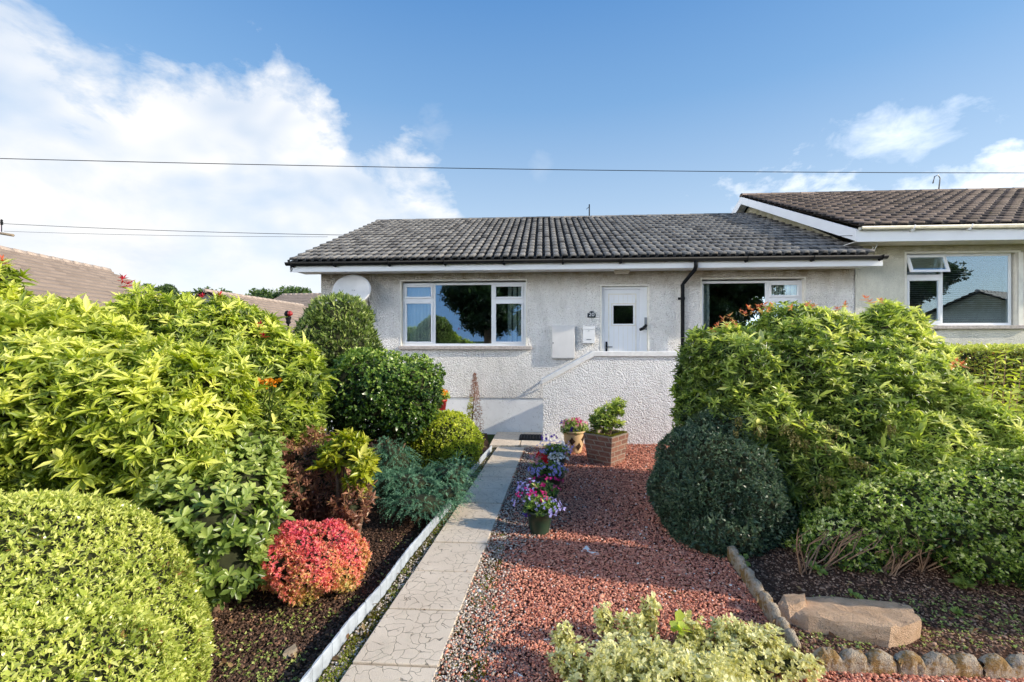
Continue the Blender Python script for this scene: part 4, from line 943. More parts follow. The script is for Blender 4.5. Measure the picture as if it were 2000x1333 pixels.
clipped('dark_clipped_mound', 'dark grey green clipped mound beside the red gravel on the right', DM, 20000, .03, 'l_dark', K=6, lw=.34, amp=.045, t0=.45, tgain=.2, tj=.22, depth=.09, core=.88)
# spiraea
RS = [bl(610, 1092, 3.3, .31, .3, .22), bl(553, 1092, 3.22, .17, .2, .17), bl(668, 1096, 3.3, .17, .2, .18), bl(645, 1058, 3.4, .17, .2, .13), bl(582, 1052, 3.35, .16, .18, .11), bl(612, 1122, 3.15, .22, .14, .12)]
rt = thing('red_spiraea', base_of(RS), 'bright scarlet and orange rounded bush in the left soil bed', 'shrub')
P, Nn, dp = scatter(RS, 12000, .10, .22); hh_ = (P[:, 2]-P[:, 2].min())/(P[:, 2].max()-P[:, 2].min())
foliage('foliage', [gen_leaves(P, norm(Nn+np.array([0, 0, .3])+rng.normal(0, .35, P.shape)), 6, .019, .5, 40, 20, .16+.58*hh_-.1*dp+.13*np.sin(P@np.array([21, 17, 9.])), 'small', .16)], M['l_red'], rt, RS, .74, .1)
stems('stem', base_of(RS), [b[0] for b in RS]*2, M['bark'], rt, .012, .004)
# bronze shrub
BS = [bl(640, 955, 4.15, .33, .3, .30), bl(600, 915, 4.2, .3, .3, .34), bl(690, 985, 3.8, .14, .2, .16), bl(575, 965, 3.9, .2, .2, .25)]
rt = thing('bronze_shrub', base_of(BS), 'straggly bronze leaved shrub behind the scarlet bush', 'shrub')
P, Nn, dp = scatter(BS, 1500, .16, .5, cut=.5)
foliage('foliage', [gen_leaves(P, norm(Nn*.6+np.array([0, 0, .7])+rng.normal(0, .35, P.shape)), 9, .045, .26, 25, 25, .5+.2*Nn[:, 2]-.2*dp+.2*(rng.random(len(P)) > .85), 'small', .2)], M['l_brown'], rt, BS, .55, .1)
stems('stem', base_of(BS), [p for p in P[::18]], M['bark'], rt, .008, .003, branch=1)
LM = [bl(682, 875, 4.0, .16, .16, .14), bl(652, 895, 3.95, .11, .12, .12), bl(712, 912, 3.85, .08, .1, .10), bl(700, 940, 3.8, .08, .08, .07)]
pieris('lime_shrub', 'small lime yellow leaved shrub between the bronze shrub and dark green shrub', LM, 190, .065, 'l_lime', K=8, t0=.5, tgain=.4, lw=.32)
# juniper: feathery flat sprays
JU = [bl(800, 945, 4.95, .36, .3, .14), bl(880, 930, 5.1, .26, .3, .16), bl(820, 985, 4.55, .32, .25, .10), bl(765, 905, 5.4, .26, .25, .26), bl(760, 950, 4.9, .2, .2, .15), bl(875, 965, 4.8, .22, .2, .10)]
rt = thing('creeping_juniper', base_of(JU), 'blue green creeping juniper spilling over the pale edging strip', 'shrub')
P, Nn, dp = scatter(JU, 1500, .12, .5, cut=.6)
out = norm(np.stack([Nn[:, 0], Nn[:, 1]-.3, np.full(len(P), .35)], 1)+rng.normal(0, .3, P.shape))
parts = []
for k in range(8):
    q = P+out*(.02*k)+np.array([0, 0, -.0012*k*k]); parts.append(gen_leaves(q, out, 4, .026*(1-.06*k), .22, 38, 15, .35+.06*k-.3*dp+.2*Nn[:, 2], 'small', .1))
foliage('foliage', parts, M['l_juni'], rt, JU, .72, .1)
# slim upright plant of narrow leaves, with orange lilies behind
BM_ = [bl(470, 850, 4.15, .26, .25, .38), bl(430, 800, 4.2, .18, .2, .25), bl(500, 800, 4.1, .16, .2, .25)]
rt = thing('narrow_leaved_plant', base_of(BM_), 'narrow leaved green plant with orange flowers in front of the tall pieris', 'plant')
P, Nn, dp = scatter(BM_, 420, .2, .6, cut=.3); foliage('foliage', [gen_leaves(P, norm(np.array([0, -.2, 1])+rng.normal(0, .35, P.shape)), 7, .11, .13, 30, 20, .55+.25*Nn[:, 2]-.2*dp, 'lance', .15)], M['l_rhodo'], rt)
tp = np.array([W(a_, b__, 3.95) for a_, b__ in ((515, 750), (526, 746), (533, 752), (522, 757), (508, 748), (490, 774), (540, 745))])
for i in range(len(tp)): foliage('flower', [gen_leaves(tp[i:i+1], norm(np.array([[0, -.6, .6]])+rng.normal(0, .3, (1, 3))), 6, .045, .5, 25, 12, np.full(1, .6), 'petal', .3)], M['orange'], rt)
stems('stem', base_of(BM_), [p for p in list(P[::12])+list(tp)], M['l_rhodo'], rt, .006, .003)
# fern
def frond(b, base, d, L, m=0):
    base = np.array(base); d = np.array(d, float); d /= np.linalg.norm(d); s = np.cross(d, (0, 0, 1)); s /= np.linalg.norm(s)
    n = 16; prev = base
    for i in range(1, n):
        t = i/n; p = base+d*L*t+np.array([0, 0, .35*L*math.sin(t*2.2)-.1*L*t]); wl = L*.24*math.sin(math.pi*min(1, t*1.02))**.7*(1-t*.3)
        b.add([prev+s*.002, p+s*.002, p-s*.002, prev-s*.002], [(0, 1, 2, 3)], m)
        for sg in (1, -1):
            e = p+s*sg*wl+d*wl*.35; w_ = L*.026; b.add([p-d*w_*.5, p+d*w_*.8, e], [(0, 1, 2)] if sg > 0 else [(0, 2, 1)], m)
        prev = p
fb = MB(); fbase = gp(375, 1210)
for an in np.linspace(0, 2*math.pi, 11)[:-1]: frond(fb, fbase+np.array([0, 0, .12]), (math.cos(an), math.sin(an)*.8, .55+.2*math.sin(an*3)), random.uniform(.26, .36))
fo = fb.build('fern', [simple('fern_green', (.14, .26, .045), .5, .2, 9)]); tag(fo, 'small light green fern at the edge of the clipped corner mound', 'fern')

# right side shrubs
RA = [bl(1570, 820, 5.1, 1.15, .9, 1.0), bl(1430, 740, 5.0, .58, .6, .56), bl(1700, 740, 5.2, .74, .7, .72), bl(1560, 690, 5.2, .66, .6, .5), bl(1480, 860, 4.75, .7, .5, .55), bl(1640, 930, 4.5, .6, .5, .5), bl(1740, 670, 5.4, .36, .4, .36), bl(1380, 800, 5.1, .34, .4, .4)]
tipsR = [(1413, 628), (1425, 622), (1432, 632), (1446, 612), (1462, 606), (1470, 612), (1480, 603), (1493, 600), (1500, 609), (1402, 640), (1545, 605), (1578, 599), (1588, 603), (1636, 608), (1650, 600), (1690, 588), (1700, 594), (1552, 640), (1720, 592), (1390, 648), (1372, 668), (1438, 640), (1455, 618), (1486, 612), (1508, 600), (1420, 640)]
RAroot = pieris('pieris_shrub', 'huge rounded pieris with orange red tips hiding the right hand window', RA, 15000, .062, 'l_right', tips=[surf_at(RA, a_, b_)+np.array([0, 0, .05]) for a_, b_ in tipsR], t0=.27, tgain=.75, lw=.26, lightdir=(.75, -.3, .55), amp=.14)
# drooping bead seedheads
sp_ = []
for a_, b_ in ((1440, 815), (1450, 880), (1480, 830), (1550, 850), (1570, 860), (1590, 870), (1610, 830), (1560, 820), (1620, 860), (1600, 950), (1610, 930), (1660, 890), (1680, 900), (1430, 840), (1530, 830), (1590, 995), (1630, 1010), (1730, 830), (1500, 900), (1660, 980)):
    p = surf_at(RA, a_, b_)+np.array([0, -.05, 0])
    for k in range(10):
        q = p+np.array([random.gauss(0, .03), random.gauss(0, .03), 0]); ln_ = random.uniform(.05, .13)
        for j in range(7): sp_.append(q+np.array([random.gauss(0, .004), random.gauss(0, .004), -ln_*j/6]))
sp_ = np.array(sp_); foliage('seedhead', [gen_leaves(sp_, rng.normal(0, 1, sp_.shape), 3, .011, .9, 30, 20, np.full(len(sp_), .5), 'small', .3)], M['seed'], RAroot)
RB = [bl(1900, 895, 4.5, .74, .7, .56), bl(1825, 790, 4.7, .34, .4, .34), bl(2040, 915, 4.3, .6, .6, .56), bl(1800, 890, 4.3, .45, .4, .4)]
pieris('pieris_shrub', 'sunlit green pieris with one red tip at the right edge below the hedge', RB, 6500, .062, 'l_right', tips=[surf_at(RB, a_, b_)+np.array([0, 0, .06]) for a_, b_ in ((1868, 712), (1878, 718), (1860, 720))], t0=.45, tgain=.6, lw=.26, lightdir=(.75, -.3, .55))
RC = [bl(1880, 1000, 3.8, .72, .55, .36), bl(1740, 1010, 3.85, .4, .4, .3), bl(2010, 985, 3.7, .6, .6, .42), bl(1650, 1060, 3.9, .4, .35, .26), bl(1930, 1060, 3.6, .5, .4, .26), bl(1560, 1075, 4.2, .35, .3, .22)]
rt = clipped('small_leaved_shrub', 'low spreading shrub of tiny glossy leaves over bare twigs at the right', RC, 24000, .024, 'l_box', K=6, lw=.5, amp=.08, t0=.46, tgain=.3, tj=.25, depth=.25, core=.74, tilt=28)
tips_ = []
for px in range(1610, 2060, 38):
    gb0 = gp(px+random.uniform(-20, 20), 1135+random.uniform(-10, 25))
    for k in range(8): tips_.append((gb0+np.random.default_rng(px+k).normal(0, .02, 3), W(px+random.uniform(-60, 60), 1060+random.uniform(-35, 15), random.uniform(3.4, 4.0))))
b = MB()
for a_, e in tips_:
    a_ = np.array([a_[0], a_[1]+.25, G(a_[1]+.25)]); mid = (a_+e)/2+np.array([random.uniform(-.09, .09), random.uniform(-.05, .05), random.uniform(-.03, .05)])
    m2 = (mid+e)/2+np.array([random.uniform(-.05, .05), random.uniform(-.03, .03), random.uniform(-.03, .03)])
    b.tube([a_, mid, m2, e], [.006, .005, .004, .002], 5, cap=False)
    b.tube([mid, (mid+e)/2+np.array([random.uniform(-.08, .08), 0, random.uniform(-.02, .08)]), e+np.array([random.uniform(-.12, .12), 0, random.uniform(-.05, .05)])], [.004, .003, .0015], 4, cap=False)
b.build('bare_twig', M['barklight'], rt)
CS = [(np.array([4.3, 2.85, .7]), np.array([.5, .34, .75])), (np.array([4.35, 2.85, 1.45]), np.array([.42, .3, .6]))]  # out-of-view shrub added to cast a shadow band across the gravel
clipped('shade_caster_shrub', 'unseen tall dark shrub added beyond the right picture edge to shade the gravel', CS, 7000, .045, 'l_dark', K=5, amp=.06, depth=.15, core=.85)
# tall shoots at the right edge
rt = thing('upright_shoots', gp(1990, 1040), 'tall pale green leafy shoots rising above the shrubs at the right edge', 'plant')
tops = [W(px, py, Z) for px, py, Z in ((1925, 735, 4.4), (1945, 700, 4.5), (1965, 690, 4.5), (1985, 725, 4.4), (1998, 700, 4.3), (1905, 742, 4.5), (2020, 700, 4.3), (1975, 760, 4.2), (1940, 760, 4.3))]
bp_ = []; b = MB()
for tp_ in tops:
    bs_ = np.array([tp_[0]+random.uniform(-.15, .15), tp_[1]+.1, G(4.4)])
    b.tube([bs_, (bs_+tp_)/2+np.array([random.uniform(-.05, .05), 0, 0]), tp_], [.008, .006, .002], 5)
    for t_ in np.linspace(.5, 1, 16): bp_.append(bs_+(tp_-bs_)*t_)
b.build('stem', M['barklight'], rt); bp_ = np.array(bp_)
foliage('foliage', [gen_leaves(bp_, np.array([[0, 0, 1.0]])+rng.normal(0, .15, bp_.shape), 3, .07, .42, 22, 15, np.full(len(bp_), .75), 'round', .15)], M['l_pieris2'], rt)
# clipped hedge by the neighbour
def boxscatter(x0, x1, y0, y1, z0, z1, n):
    P, Q = [], []
    for _ in range(n):
        f_ = random.random()
        if f_ < .45: p = (random.uniform(x0, x1), y0, random.uniform(z0, z1)); q = (0, -1, .15)
        elif f_ < .85: p = (random.uniform(x0, x1), random.uniform(y0, y1), z1); q = (0, 0, 1)
        else: p = (x0, random.uniform(y0, y1), random.uniform(z0, z1)); q = (-1, 0, .15)
        P.append(p); Q.append(q)
    return np.array(P)+np.random.default_rng(3).normal(0, .03, (n, 3)), np.array(Q, float)
hz0 = W(1850, 683, 7.4)
rt = thing('clipped_hedge', (hz0[0]+2.5, 7.7, G(7.7)), 'clipped box hedge, top coloured lighter as sunlit, in front of the neighbouring bungalow', 'hedge')
P, Q = boxscatter(hz0[0], hz0[0]+6.5, 7.4, 8.2, .2, hz0[2], 26000)
tt = np.where(Q[:, 2] > .5, .75, .3)  # top leaves tinted lighter than the sides, painting the sun on them
b = MB(); b.box((hz0[0]+.05, 7.46, G(7.5)), (hz0[0]+6.4, 8.12, hz0[2]-.06))
foliage('foliage', [gen_leaves(P, Q+rng.normal(0, .35, P.shape), 4, .035, .42, 40, 20, tt, 'small', .2)], M['l_clip'], rt); b.build('shade_filler', M['core'], rt)  # dark box fills the hedge, coloured as the shade inside it

# euonymus in the foreground
EU = [bl(1330, 1330, 2.42, .42, .28, .17), bl(1190, 1335, 2.35, .2, .18, .12), bl(1460, 1300, 2.5, .3, .22, .17), bl(1540, 1310, 2.5, .17, .15, .12), bl(1240, 1240, 2.65, .1, .1, .12), bl(1180, 1215, 2.68, .06, .06, .1), bl(1100, 1250, 2.55, .045, .06, .09), bl(1270, 1195, 2.75, .05, .06, .1), bl(1350, 1240, 2.6, .08, .07, .12), bl(1110, 1300, 2.45, .09, .08, .12), bl(1430, 1240, 2.6, .14, .1, .07), bl(1330, 1350, 2.2, .5, .25, .2)]
rt = thing('variegated_euonymus', base_of(EU), 'low cream and green variegated bush on the gravel at the bottom edge', 'shrub')
P, Nn, dp = scatter(EU, 6500, .2, .6, cut=.6)
foliage('foliage', [gen_leaves(P, norm(Nn*.5+np.array([0, 0, .8])+rng.normal(0, .4, P.shape)), 7, .021, .5, 28, 20, .82+.2*Nn[:, 2]-.5*dp, 'round', .2, lj=.3)], M['l_euon'], rt, EU[:4], .5, .1)
stems('stem', base_of(EU), [p for p in P[::60]], M['bark'], rt, .006, .002)
# self-sown leafy weed in it
def weed(label, px, py, n, L, m='l_rhodo', lift=0.0, K=5, name='weed', kind='round', cat='weed', lw=.75, group=None, sp=.04):
    p0 = gp(px, py)+np.array([0, 0, lift]); sp = min(sp, L*.45); P = np.array([p0+np.array([random.gauss(0, sp), random.gauss(0, sp), random.uniform(.0, L*.6)]) for _ in range(n)])
    o = foliage(name, [gen_leaves(P, np.array([[0, -.2, 1.0]])+rng.normal(0, .3, P.shape), K, L, lw, 18, 15, np.full(n, .6), kind, .15)], M[m])
    tag(o, label, cat, group); return o
weed('bright green lobed weed leaf poking out of the variegated bush', 1325, 1300, 3, .06, 'l_pieris2', lift=.18, K=4, sp=.02)
weed('leafy green weed in the shade by the side edging stones', 1448, 1105, 6, .05, lift=.03)
weed('small leafy green weed in the shaded right bed', 1590, 1120, 5, .05, lift=.03)
weed('low green weed where the sun meets the right bed shade', 1668, 1168, 4, .035, lift=.01)
weed('green rosette weed beside the bare twigs on the right', 1885, 1150, 6, .05, lift=.02)
weed('low weed on the sunny soil behind the sandstone rock', 1872, 1200, 7, .03, lift=.0, sp=.07)
weed('tuft of green weeds at the far edge of the corner mound', 425, 1150, 8, .035, lift=.02, sp=.05)
# seedlings speckling the soil: beyond counting
P = []
for cx, cy, s_, n in ((500, 1190, 40, 30), (570, 1215, 45, 60), (600, 1210, 30, 40), (470, 1270, 40, 40), (530, 1290, 50, 60), (770, 1055, 20, 12), (740, 1130, 30, 20), (430, 1310, 30, 30), (680, 1180, 30, 20), (520, 1330, 40, 50)):
    for _ in range(n): P.append(gp(random.gauss(cx, s_), random.gauss(cy, s_*.4)))
for _ in range(700):
    px, py = random.uniform(1560, 2000), random.uniform(1165, 1270)
    P.append(gp(px, py))
P = np.array(P); o = foliage('seedlings', [gen_leaves(P+np.array([0, 0, .006]), np.array([[0, 0, 1.0]])+rng.normal(0, .2, P.shape), 4, .013, .6, 15, 20, np.full(len(P), .75), 'small', .2)], M['l_rhodo'])
tag(o, 'tiny green seedlings speckling the bare soil of both beds', 'seedlings', kind='stuff')

# ---------------------------------------------------------------- loose stones
def stones(name, P, S, tint, m, label, cat, flat=.6, r=rng, seedoff=0):
    t_ = (1+5**.5)/2; B = norm(np.array([(-1, t_, 0), (1, t_, 0), (-1, -t_, 0), (1, -t_, 0), (0, -1, t_), (0, 1, t_), (0, -1, -t_), (0, 1, -t_), (t_, 0, -1), (t_, 0, 1), (-t_, 0, -1), (-t_, 0, 1)], float))
    Fc = np.array([(0, 11, 5), (0, 5, 1), (0, 1, 7), (0, 7, 10), (0, 10, 11), (1, 5, 9), (5, 11, 4), (11, 10, 2), (10, 7, 6), (7, 1, 8), (3, 9, 4), (3, 4, 2), (3, 2, 6), (3, 6, 8), (3, 8, 9), (4, 9, 5), (2, 4, 11), (6, 2, 10), (8, 6, 7), (9, 8, 1)])
    n = len(P); q = norm(r.normal(0, 1, (n, 4))); w_, x, y, z = q.T
    R = np.stack([1-2*(y*y+z*z), 2*(x*y-z*w_), 2*(x*z+y*w_), 2*(x*y+z*w_), 1-2*(x*x+z*z), 2*(y*z-x*w_), 2*(x*z-y*w_), 2*(y*z+x*w_), 1-2*(x*x+y*y)], 1).reshape(n, 3, 3)
    sx_ = np.stack([r.uniform(.7, 1.4, n), r.uniform(.6, 1.1, n), r.uniform(.4, .8, n)], 1)*S[:, None]
    V = B[None]*sx_[:, None]*(1+r.normal(0, .13, (n, 12, 1))); V = np.einsum('nij,nkj->nki', R, V); V[..., 2] *= .62
    V = (V+P[:, None]).reshape(-1, 3); idx = ((np.arange(n)*12)[:, None, None]+Fc[None]).reshape(-1, 3)
    me = nmesh(name, V, idx, m, np.repeat(tint, 12)); o = link(name, me); return tag(o, label, cat, kind='stuff')
from math import inf
def inpoly(x, y, poly):
    c = np.zeros(len(x), bool); n = len(poly)
    for i in range(n):
        (xa, ya), (xb, yb) = poly[i], poly[i-1]
        c ^= ((ya > y) != (yb > y)) & (x < (xb-xa)*(y-ya)/(yb-ya+1e-12)+xa)
    return c
M['s_red'] = tintmat('red_chippings', [(0, (.26, .085, .06)), (.35, (.60, .21, .135)), (.7, (.86, .39, .25)), (.85, (.80, .48, .35)), (.93, (.68, .62, .54)), (1, (.85, .83, .78))], .75)
M['s_pale'] = tintmat('pale_pebbles', [(0, (.18, .14, .11)), (.4, (.42, .33, .26)), (.7, (.62, .53, .43)), (1, (.85, .81, .75))], .7)
M['s_soil'] = tintmat('soil_crumbs', [(0, (.035, .02, .014)), (.6, (.14, .078, .05)), (.85, (.30, .16, .10)), (1, (.55, .36, .24))], 1)
def sample(n, y0, y1, x0, x1, near=1.6):
    u = rng.random(n); a_, b_ = y0**(1-near), y1**(1-near); y = (a_+u*(b_-a_))**(1/(1-near)); return rng.uniform(x0, x1, n), y
gravel_poly = [(rp0[0], .3), (4, .3), (4, cr2[1]-.02), (cnr[0]-.02, cnr[1]-.05)]+[(p[0]-.05, p[1]) for p in edge_side[::-1]]+[(2.0, 4.6), (3.0, 7), (3.6, 8.5), (.62, 8.6), (.3, 8.15), (rp1[0], pe)]
def rightof(x, y): b = pr0; return x-(b[0]+(y-b[1])/pd[1]*pd[0])
xs_, ys_ = sample(130000, 2.1, 8.7, -.6, 3.6, 1.7); ok = inpoly(xs_, ys_, gravel_poly); xs_, ys_ = xs_[ok], ys_[ok]
near_path = rightof(xs_, ys_); pw_ = np.clip(1.25-near_path/(.42+.10*np.sin(ys_*3))*np.clip(2.4-.35*ys_, .8, 2), 0, 1)
pale = rng.random(len(xs_)) < np.clip(pw_*.85, .0, 1)
sz = np.exp(rng.normal(-4.88, .28, len(xs_)))*np.clip(.75+ys_*.1, .9, 1.5)
tt = np.clip(rng.beta(2.2, 1.6, len(xs_))*.84+(rng.random(len(xs_)) < .025)*.5, 0, 1)
Pz = np.stack([xs_, ys_, G(ys_)+rng.uniform(.0, .013, len(xs_))+.022*np.exp(-np.clip(near_path, 0, 9)/.05)], 1)
stones('red_gravel', Pz[~pale], sz[~pale], tt[~pale], M['s_red'], 'loose red stone chippings covering the bed right of the path', 'gravel')
# mossy strip left of the path, and pale pebbles right of it
xs2, ys2 = sample(26000, 2.1, 8.3, -1.3, .1, 1.8)
sp_poly = [(lp0[0], .3), (lp1[0], pe), (-.42, 8.3)]+[(p[0]+.03, p[1]) for p in strip_pts[::-1]]+[(-1.3, .3)]
ok = inpoly(xs2, ys2, sp_poly) & (rng.random(len(xs2)) < .75); xs2, ys2 = xs2[ok], ys2[ok]
P2_ = np.stack([xs2, ys2, G(ys2)+rng.uniform(-.002, .008, len(xs2))], 1)
Pp = np.concatenate([Pz[pale], P2_]); Sp = np.concatenate([sz[pale]*.9, rng.uniform(.005, .011, len(xs2))]); tp_ = rng.beta(1.6, 1.4, len(Pp))
stones('pale_pebbles', Pp, Sp, tp_, M['s_pale'], 'pale brown and white pebbles along both sides of the slab path', 'pebbles')
xs3, ys3 = sample(60000, 2.0, 7, -2.6, 0.2, 2.0)
lb_poly = [(-3, .3), (-1.33, .3)]+[(p[0]-.02, p[1]) for p in strip_pts]+[(-3, 8.3)]
ok = inpoly(xs3, ys3, lb_poly); xs3, ys3 = xs3[ok], ys3[ok]
xs4, ys4 = sample(30000, 2.5, 6, 1.3, 4.5, 2.0); rb_poly = [(cnr[0]+.06, cnr[1]+.05), (6, cr2[1]+.08), (6, 7), (3.2, 7), (2.0, 4.6)]+[(p[0]+.06, p[1]) for p in edge_side]
ok = inpoly(xs4, ys4, rb_poly); xs4, ys4 = xs4[ok], ys4[ok]
P3 = np.concatenate([np.stack([xs3, ys3, G(ys3)], 1), np.stack([xs4, ys4, G(ys4)+.003], 1)])
t3 = np.concatenate([rng.beta(1.5, 2.2, len(xs3)), rng.beta(2, .9, len(xs4))])
stones('soil_crumbs', P3, rng.uniform(.004, .011, len(P3))*np.exp(rng.normal(0, .25, len(P3))), t3, M['s_soil'], 'dark crumbly soil and bark crumbs over the planting beds', 'soil')
# moss tufts
M['moss'] = leafmat('moss', [(0, (.10, .07, .01)), (.4, (.16, .15, .02)), (.8, (.26, .30, .04)), (1, (.36, .42, .08))], .8, .2, .1)
xm, ym = sample(60000, 2.1, 7.5, -1.3, 1.2, 2.0); rr_ = rightof(xm, ym)
clump = np.sin(xm*19+ym*7)*np.sin(ym*13-xm*5)+.5*np.sin(xm*43)*np.sin(ym*37)
mk = (inpoly(xm, ym, sp_poly) & (clump > -.15)) | ((rr_ > .0) & (rr_ < .30*np.clip(1.4-ym*.22, .12, 1)) & (clump > .0) & (ym > 2.1))
xm, ym = xm[mk], ym[mk]; Pm = np.stack([xm, ym, G(ym)+.006], 1)
o = foliage('moss', [gen_leaves(Pm, np.array([[0, 0, 1.0]])+rng.normal(0, .3, Pm.shape), 4, .011, .35, 40, 20, .5+.3*np.sin(xm*11+ym*5), 'small', .25)], M['moss']); tag(o, 'green and tan moss creeping along the path edges', 'moss', kind='stuff')

M['dead'] = leafmat('dead_leaf', [(0, (.14, .07, .03)), (.5, (.32, .17, .07)), (1, (.5, .36, .16))], .7, .2)
Pd = []
for (x0_, x1_, y0_, y1_, n_) in ((420, 760, 1150, 1320, 45), (1560, 1990, 1130, 1280, 70), (640, 860, 1040, 1320, 30), (900, 1420, 960, 1330, 34), (930, 1060, 845, 880, 14), (1280, 1480, 1060, 1160, 16)):
    for _ in range(n_): Pd.append(gp(random.uniform(x0_, x1_), random.uniform(y0_, y1_))+np.array([0, 0, .016]))
Pd = np.array(Pd); o = foliage('leaf_litter', [gen_leaves(Pd, np.array([[0, 0, 1.0]])+rng.normal(0, .3, Pd.shape), 1, .032, .5, 5, 15, rng.random(len(Pd)), 'lance', .2, lj=.35)], M['dead']); tag(o, 'dry brown fallen leaves scattered over soil, gravel and paving', 'leaf litter', kind='stuff')
# ---------------------------------------------------------------- edging, rocks, wood
def edging(label, pts, h, lean=0):
    """strip of small moulded panels with a scalloped top"""
    b = MB(); pts = [np.array(p) for p in pts]
    seg = np.array([np.linalg.norm(pts[i+1]-pts[i]) for i in range(len(pts)-1)]); cum = np.concatenate([[0], np.cumsum(seg)]); L = cum[-1]; pw2 = .105; n = int(L/pw2)
    def at(s):
        i = min(int(np.searchsorted(cum, s, 'right')-1), len(seg)-1); f_ = (s-cum[i])/seg[i]; return pts[i]+(pts[i+1]-pts[i])*f_
    for i in range(n):
        p, q = at(i*L/n), at((i+1)*L/n); d_ = (q-p)/np.linalg.norm(q-p); o_ = np.array([d_[1], -d_[0], 0]); jz = random.uniform(-.008, .008); jn = random.uniform(.0, .003)
        K = 6; vs = []
        for k in range(K+1):
            t = k/K; top = h*(.95+.05*math.sin(math.pi*min(1, max(0, t*1.0)))**.5)+jz*.3; bul = .007*math.sin(math.pi*t)
            c_ = p+(q-p)*(t*.98+.01)
            for (z, w_) in ((-.01, 1), (h*.5, 1), (top-.008, 1), (top, .3), (top, -.6), (-.01, -.6)): vs.append(c_+o_*(w_*.006+bul*(w_ > 0)+jn)+np.array([0, 0, z]))
        fs = [(k*6+a_, (k+1)*6+a_, (k+1)*6+(a_+1) % 6, k*6+(a_+1) % 6) for k in range(K) for a_ in range(6)]+[tuple(range(6)), tuple(range(K*6, K*6+6))]
        b.add(vs, fs)
        for zf in (.33, .66):
            c0_, c1_ = p+(q-p)*.08, p+(q-p)*.92
    o = b.build('edging_strip', M['strip']); return tag(o, label, 'edging', 'pale blue plastic edging strips')
edging('long curving near length of pale blue plastic edging beside the left bed', strip_pts[:8], .092)
edging('short far length of pale blue plastic edging beyond the juniper', strip_pts[8:], .09)
def scallop_unit(p, q, n, label, h=.11, th=.06):
    p = np.array(p); q = np.array(q); d_ = (q-p)[:2]; L = np.linalg.norm(d_); d_ /= L; w_ = np.array([-d_[1], d_[0]])
    K = n*10; vs = []; fs = []
    r = np.random.default_rng(int(p[0]*100)+n)
    for k in range(K+1):
        t = k/K; ph = (t*n) % 1 if k < K else 1.0; zt_ = h*(.62+.38*math.sin(math.pi*ph)**.65)+.004*r.normal(); c_ = p[:2]+d_*L*t
        for (z, w2) in ((-.03, -.5), (zt_*.5, -.5), (zt_-.012, -.46), (zt_, -.3), (zt_+.004, 0), (zt_, .3), (zt_-.012, .46), (-.03, .5)):
            j = r.normal(0, .0035, 2); vs.append((c_[0]+w_[0]*th*w2+j[0], c_[1]+w_[1]*th*w2+j[1], G(c_[1])+z+r.normal(0, .002)))
    m = 8
    for k in range(K):
        for a_ in range(m-1): fs.append((k*m+a_, (k+1)*m+a_, (k+1)*m+a_+1, k*m+a_+1))
    fs += [tuple(range(m))[::-1], tuple(range(K*m, K*m+m))]
    b = MB(); b.add(vs, fs, 0, True); o = b.build('scalloped_edging', M['edgestone']); return tag(o, label, 'edging', 'scalloped concrete edging round the right bed')
fa, fb_ = gp(1587, 1307), gp(2080, 1326); fd = fb_-fa
labs = ['mossy scalloped concrete edging, left block of the front row touching the variegated bush', 'mossy scalloped concrete edging, middle block of the front row below the rock', 'mossy scalloped concrete edging, right block of the front row at the picture edge']
for i in range(3): scallop_unit(fa+fd*(i/3+.004), fa+fd*((i+1)/3-.004), [3, 3, 3][i], labs[i])
sa = [gp(1556, 1290), gp(1520, 1232), gp(1488, 1180), gp(1455, 1130), gp(1425, 1088)]
labs = ['nearest block of the side row of mossy edging, beside the variegated bush', 'second block of the side row of mossy edging, at the left tip of the rock', 'third block of the side row of mossy edging, half in shade', 'farthest block of the side row of mossy edging, under the dark clipped mound']
for i in range(4): a_, e = sa[i], sa[i+1]; scallop_unit(a_+(e-a_)*.02, a_+(e-a_)*.96, 2, labs[i], .115, .06)
# sandstone rock: faceted slab with a raised left end
def rock(label, pts_top, pts_bot, name='sandstone_rock', amp=.012, cuts=4, m='rock', cat='rock'):
    import bmesh
    from mathutils import noise as mn
    bm = bmesh.new()
    for p in list(pts_top)+list(pts_bot): bm.verts.new(p)
    bmesh.ops.convex_hull(bm, input=bm.verts); bmesh.ops.triangulate(bm, faces=bm.faces)
    bmesh.ops.subdivide_edges(bm, edges=bm.edges, cuts=cuts, use_grid_fill=True)
    for v in bm.verts:
        s = mn.noise(v.co*9)*amp*1.6+mn.noise(v.co*30)*amp*.8; v.co += Vector((s, s*.6, s))
    me = bpy.data.meshes.new(name); bm.to_mesh(me); bm.free(); me.materials.append(M[m]); o = link(name, me); tag(o, label, cat); return o
g0 = gp(1512, 1212); g1 = gp(1765, 1262); g2 = gp(1796, 1246)
def up(px, py, h): q = gp(px, py); return (q[0], q[1], q[2]+h)
rock('long flat sandstone slab lying on the right bed behind the scalloped edging',
     [up(1535, 1196, .045), up(1580, 1228, .075), up(1740, 1262, .115), up(1800, 1250, .11), up(1775, 1205, .075), up(1610, 1178, .055), up(1545, 1182, .05)],
     [up(1512, 1208, -.02), up(1580, 1238, -.03), up(1735, 1268, -.03), up(1768, 1263, -.02), up(1796, 1247, -.03), up(1775, 1200, -.03), up(1560, 1180, -.03)], cuts=5, amp=.011)
rock('small rough sandstone lump at the left tip of the long slab', [up(1520, 1196, .06), up(1540, 1206, .085), up(1572, 1204, .10), up(1570, 1186, .085), up(1530, 1182, .07)], [up(1510, 1206, .0), up(1545, 1222, .0), up(1580, 1215, .0), up(1575, 1180, 0), up(1520, 1180, 0)], cuts=3, amp=.012)
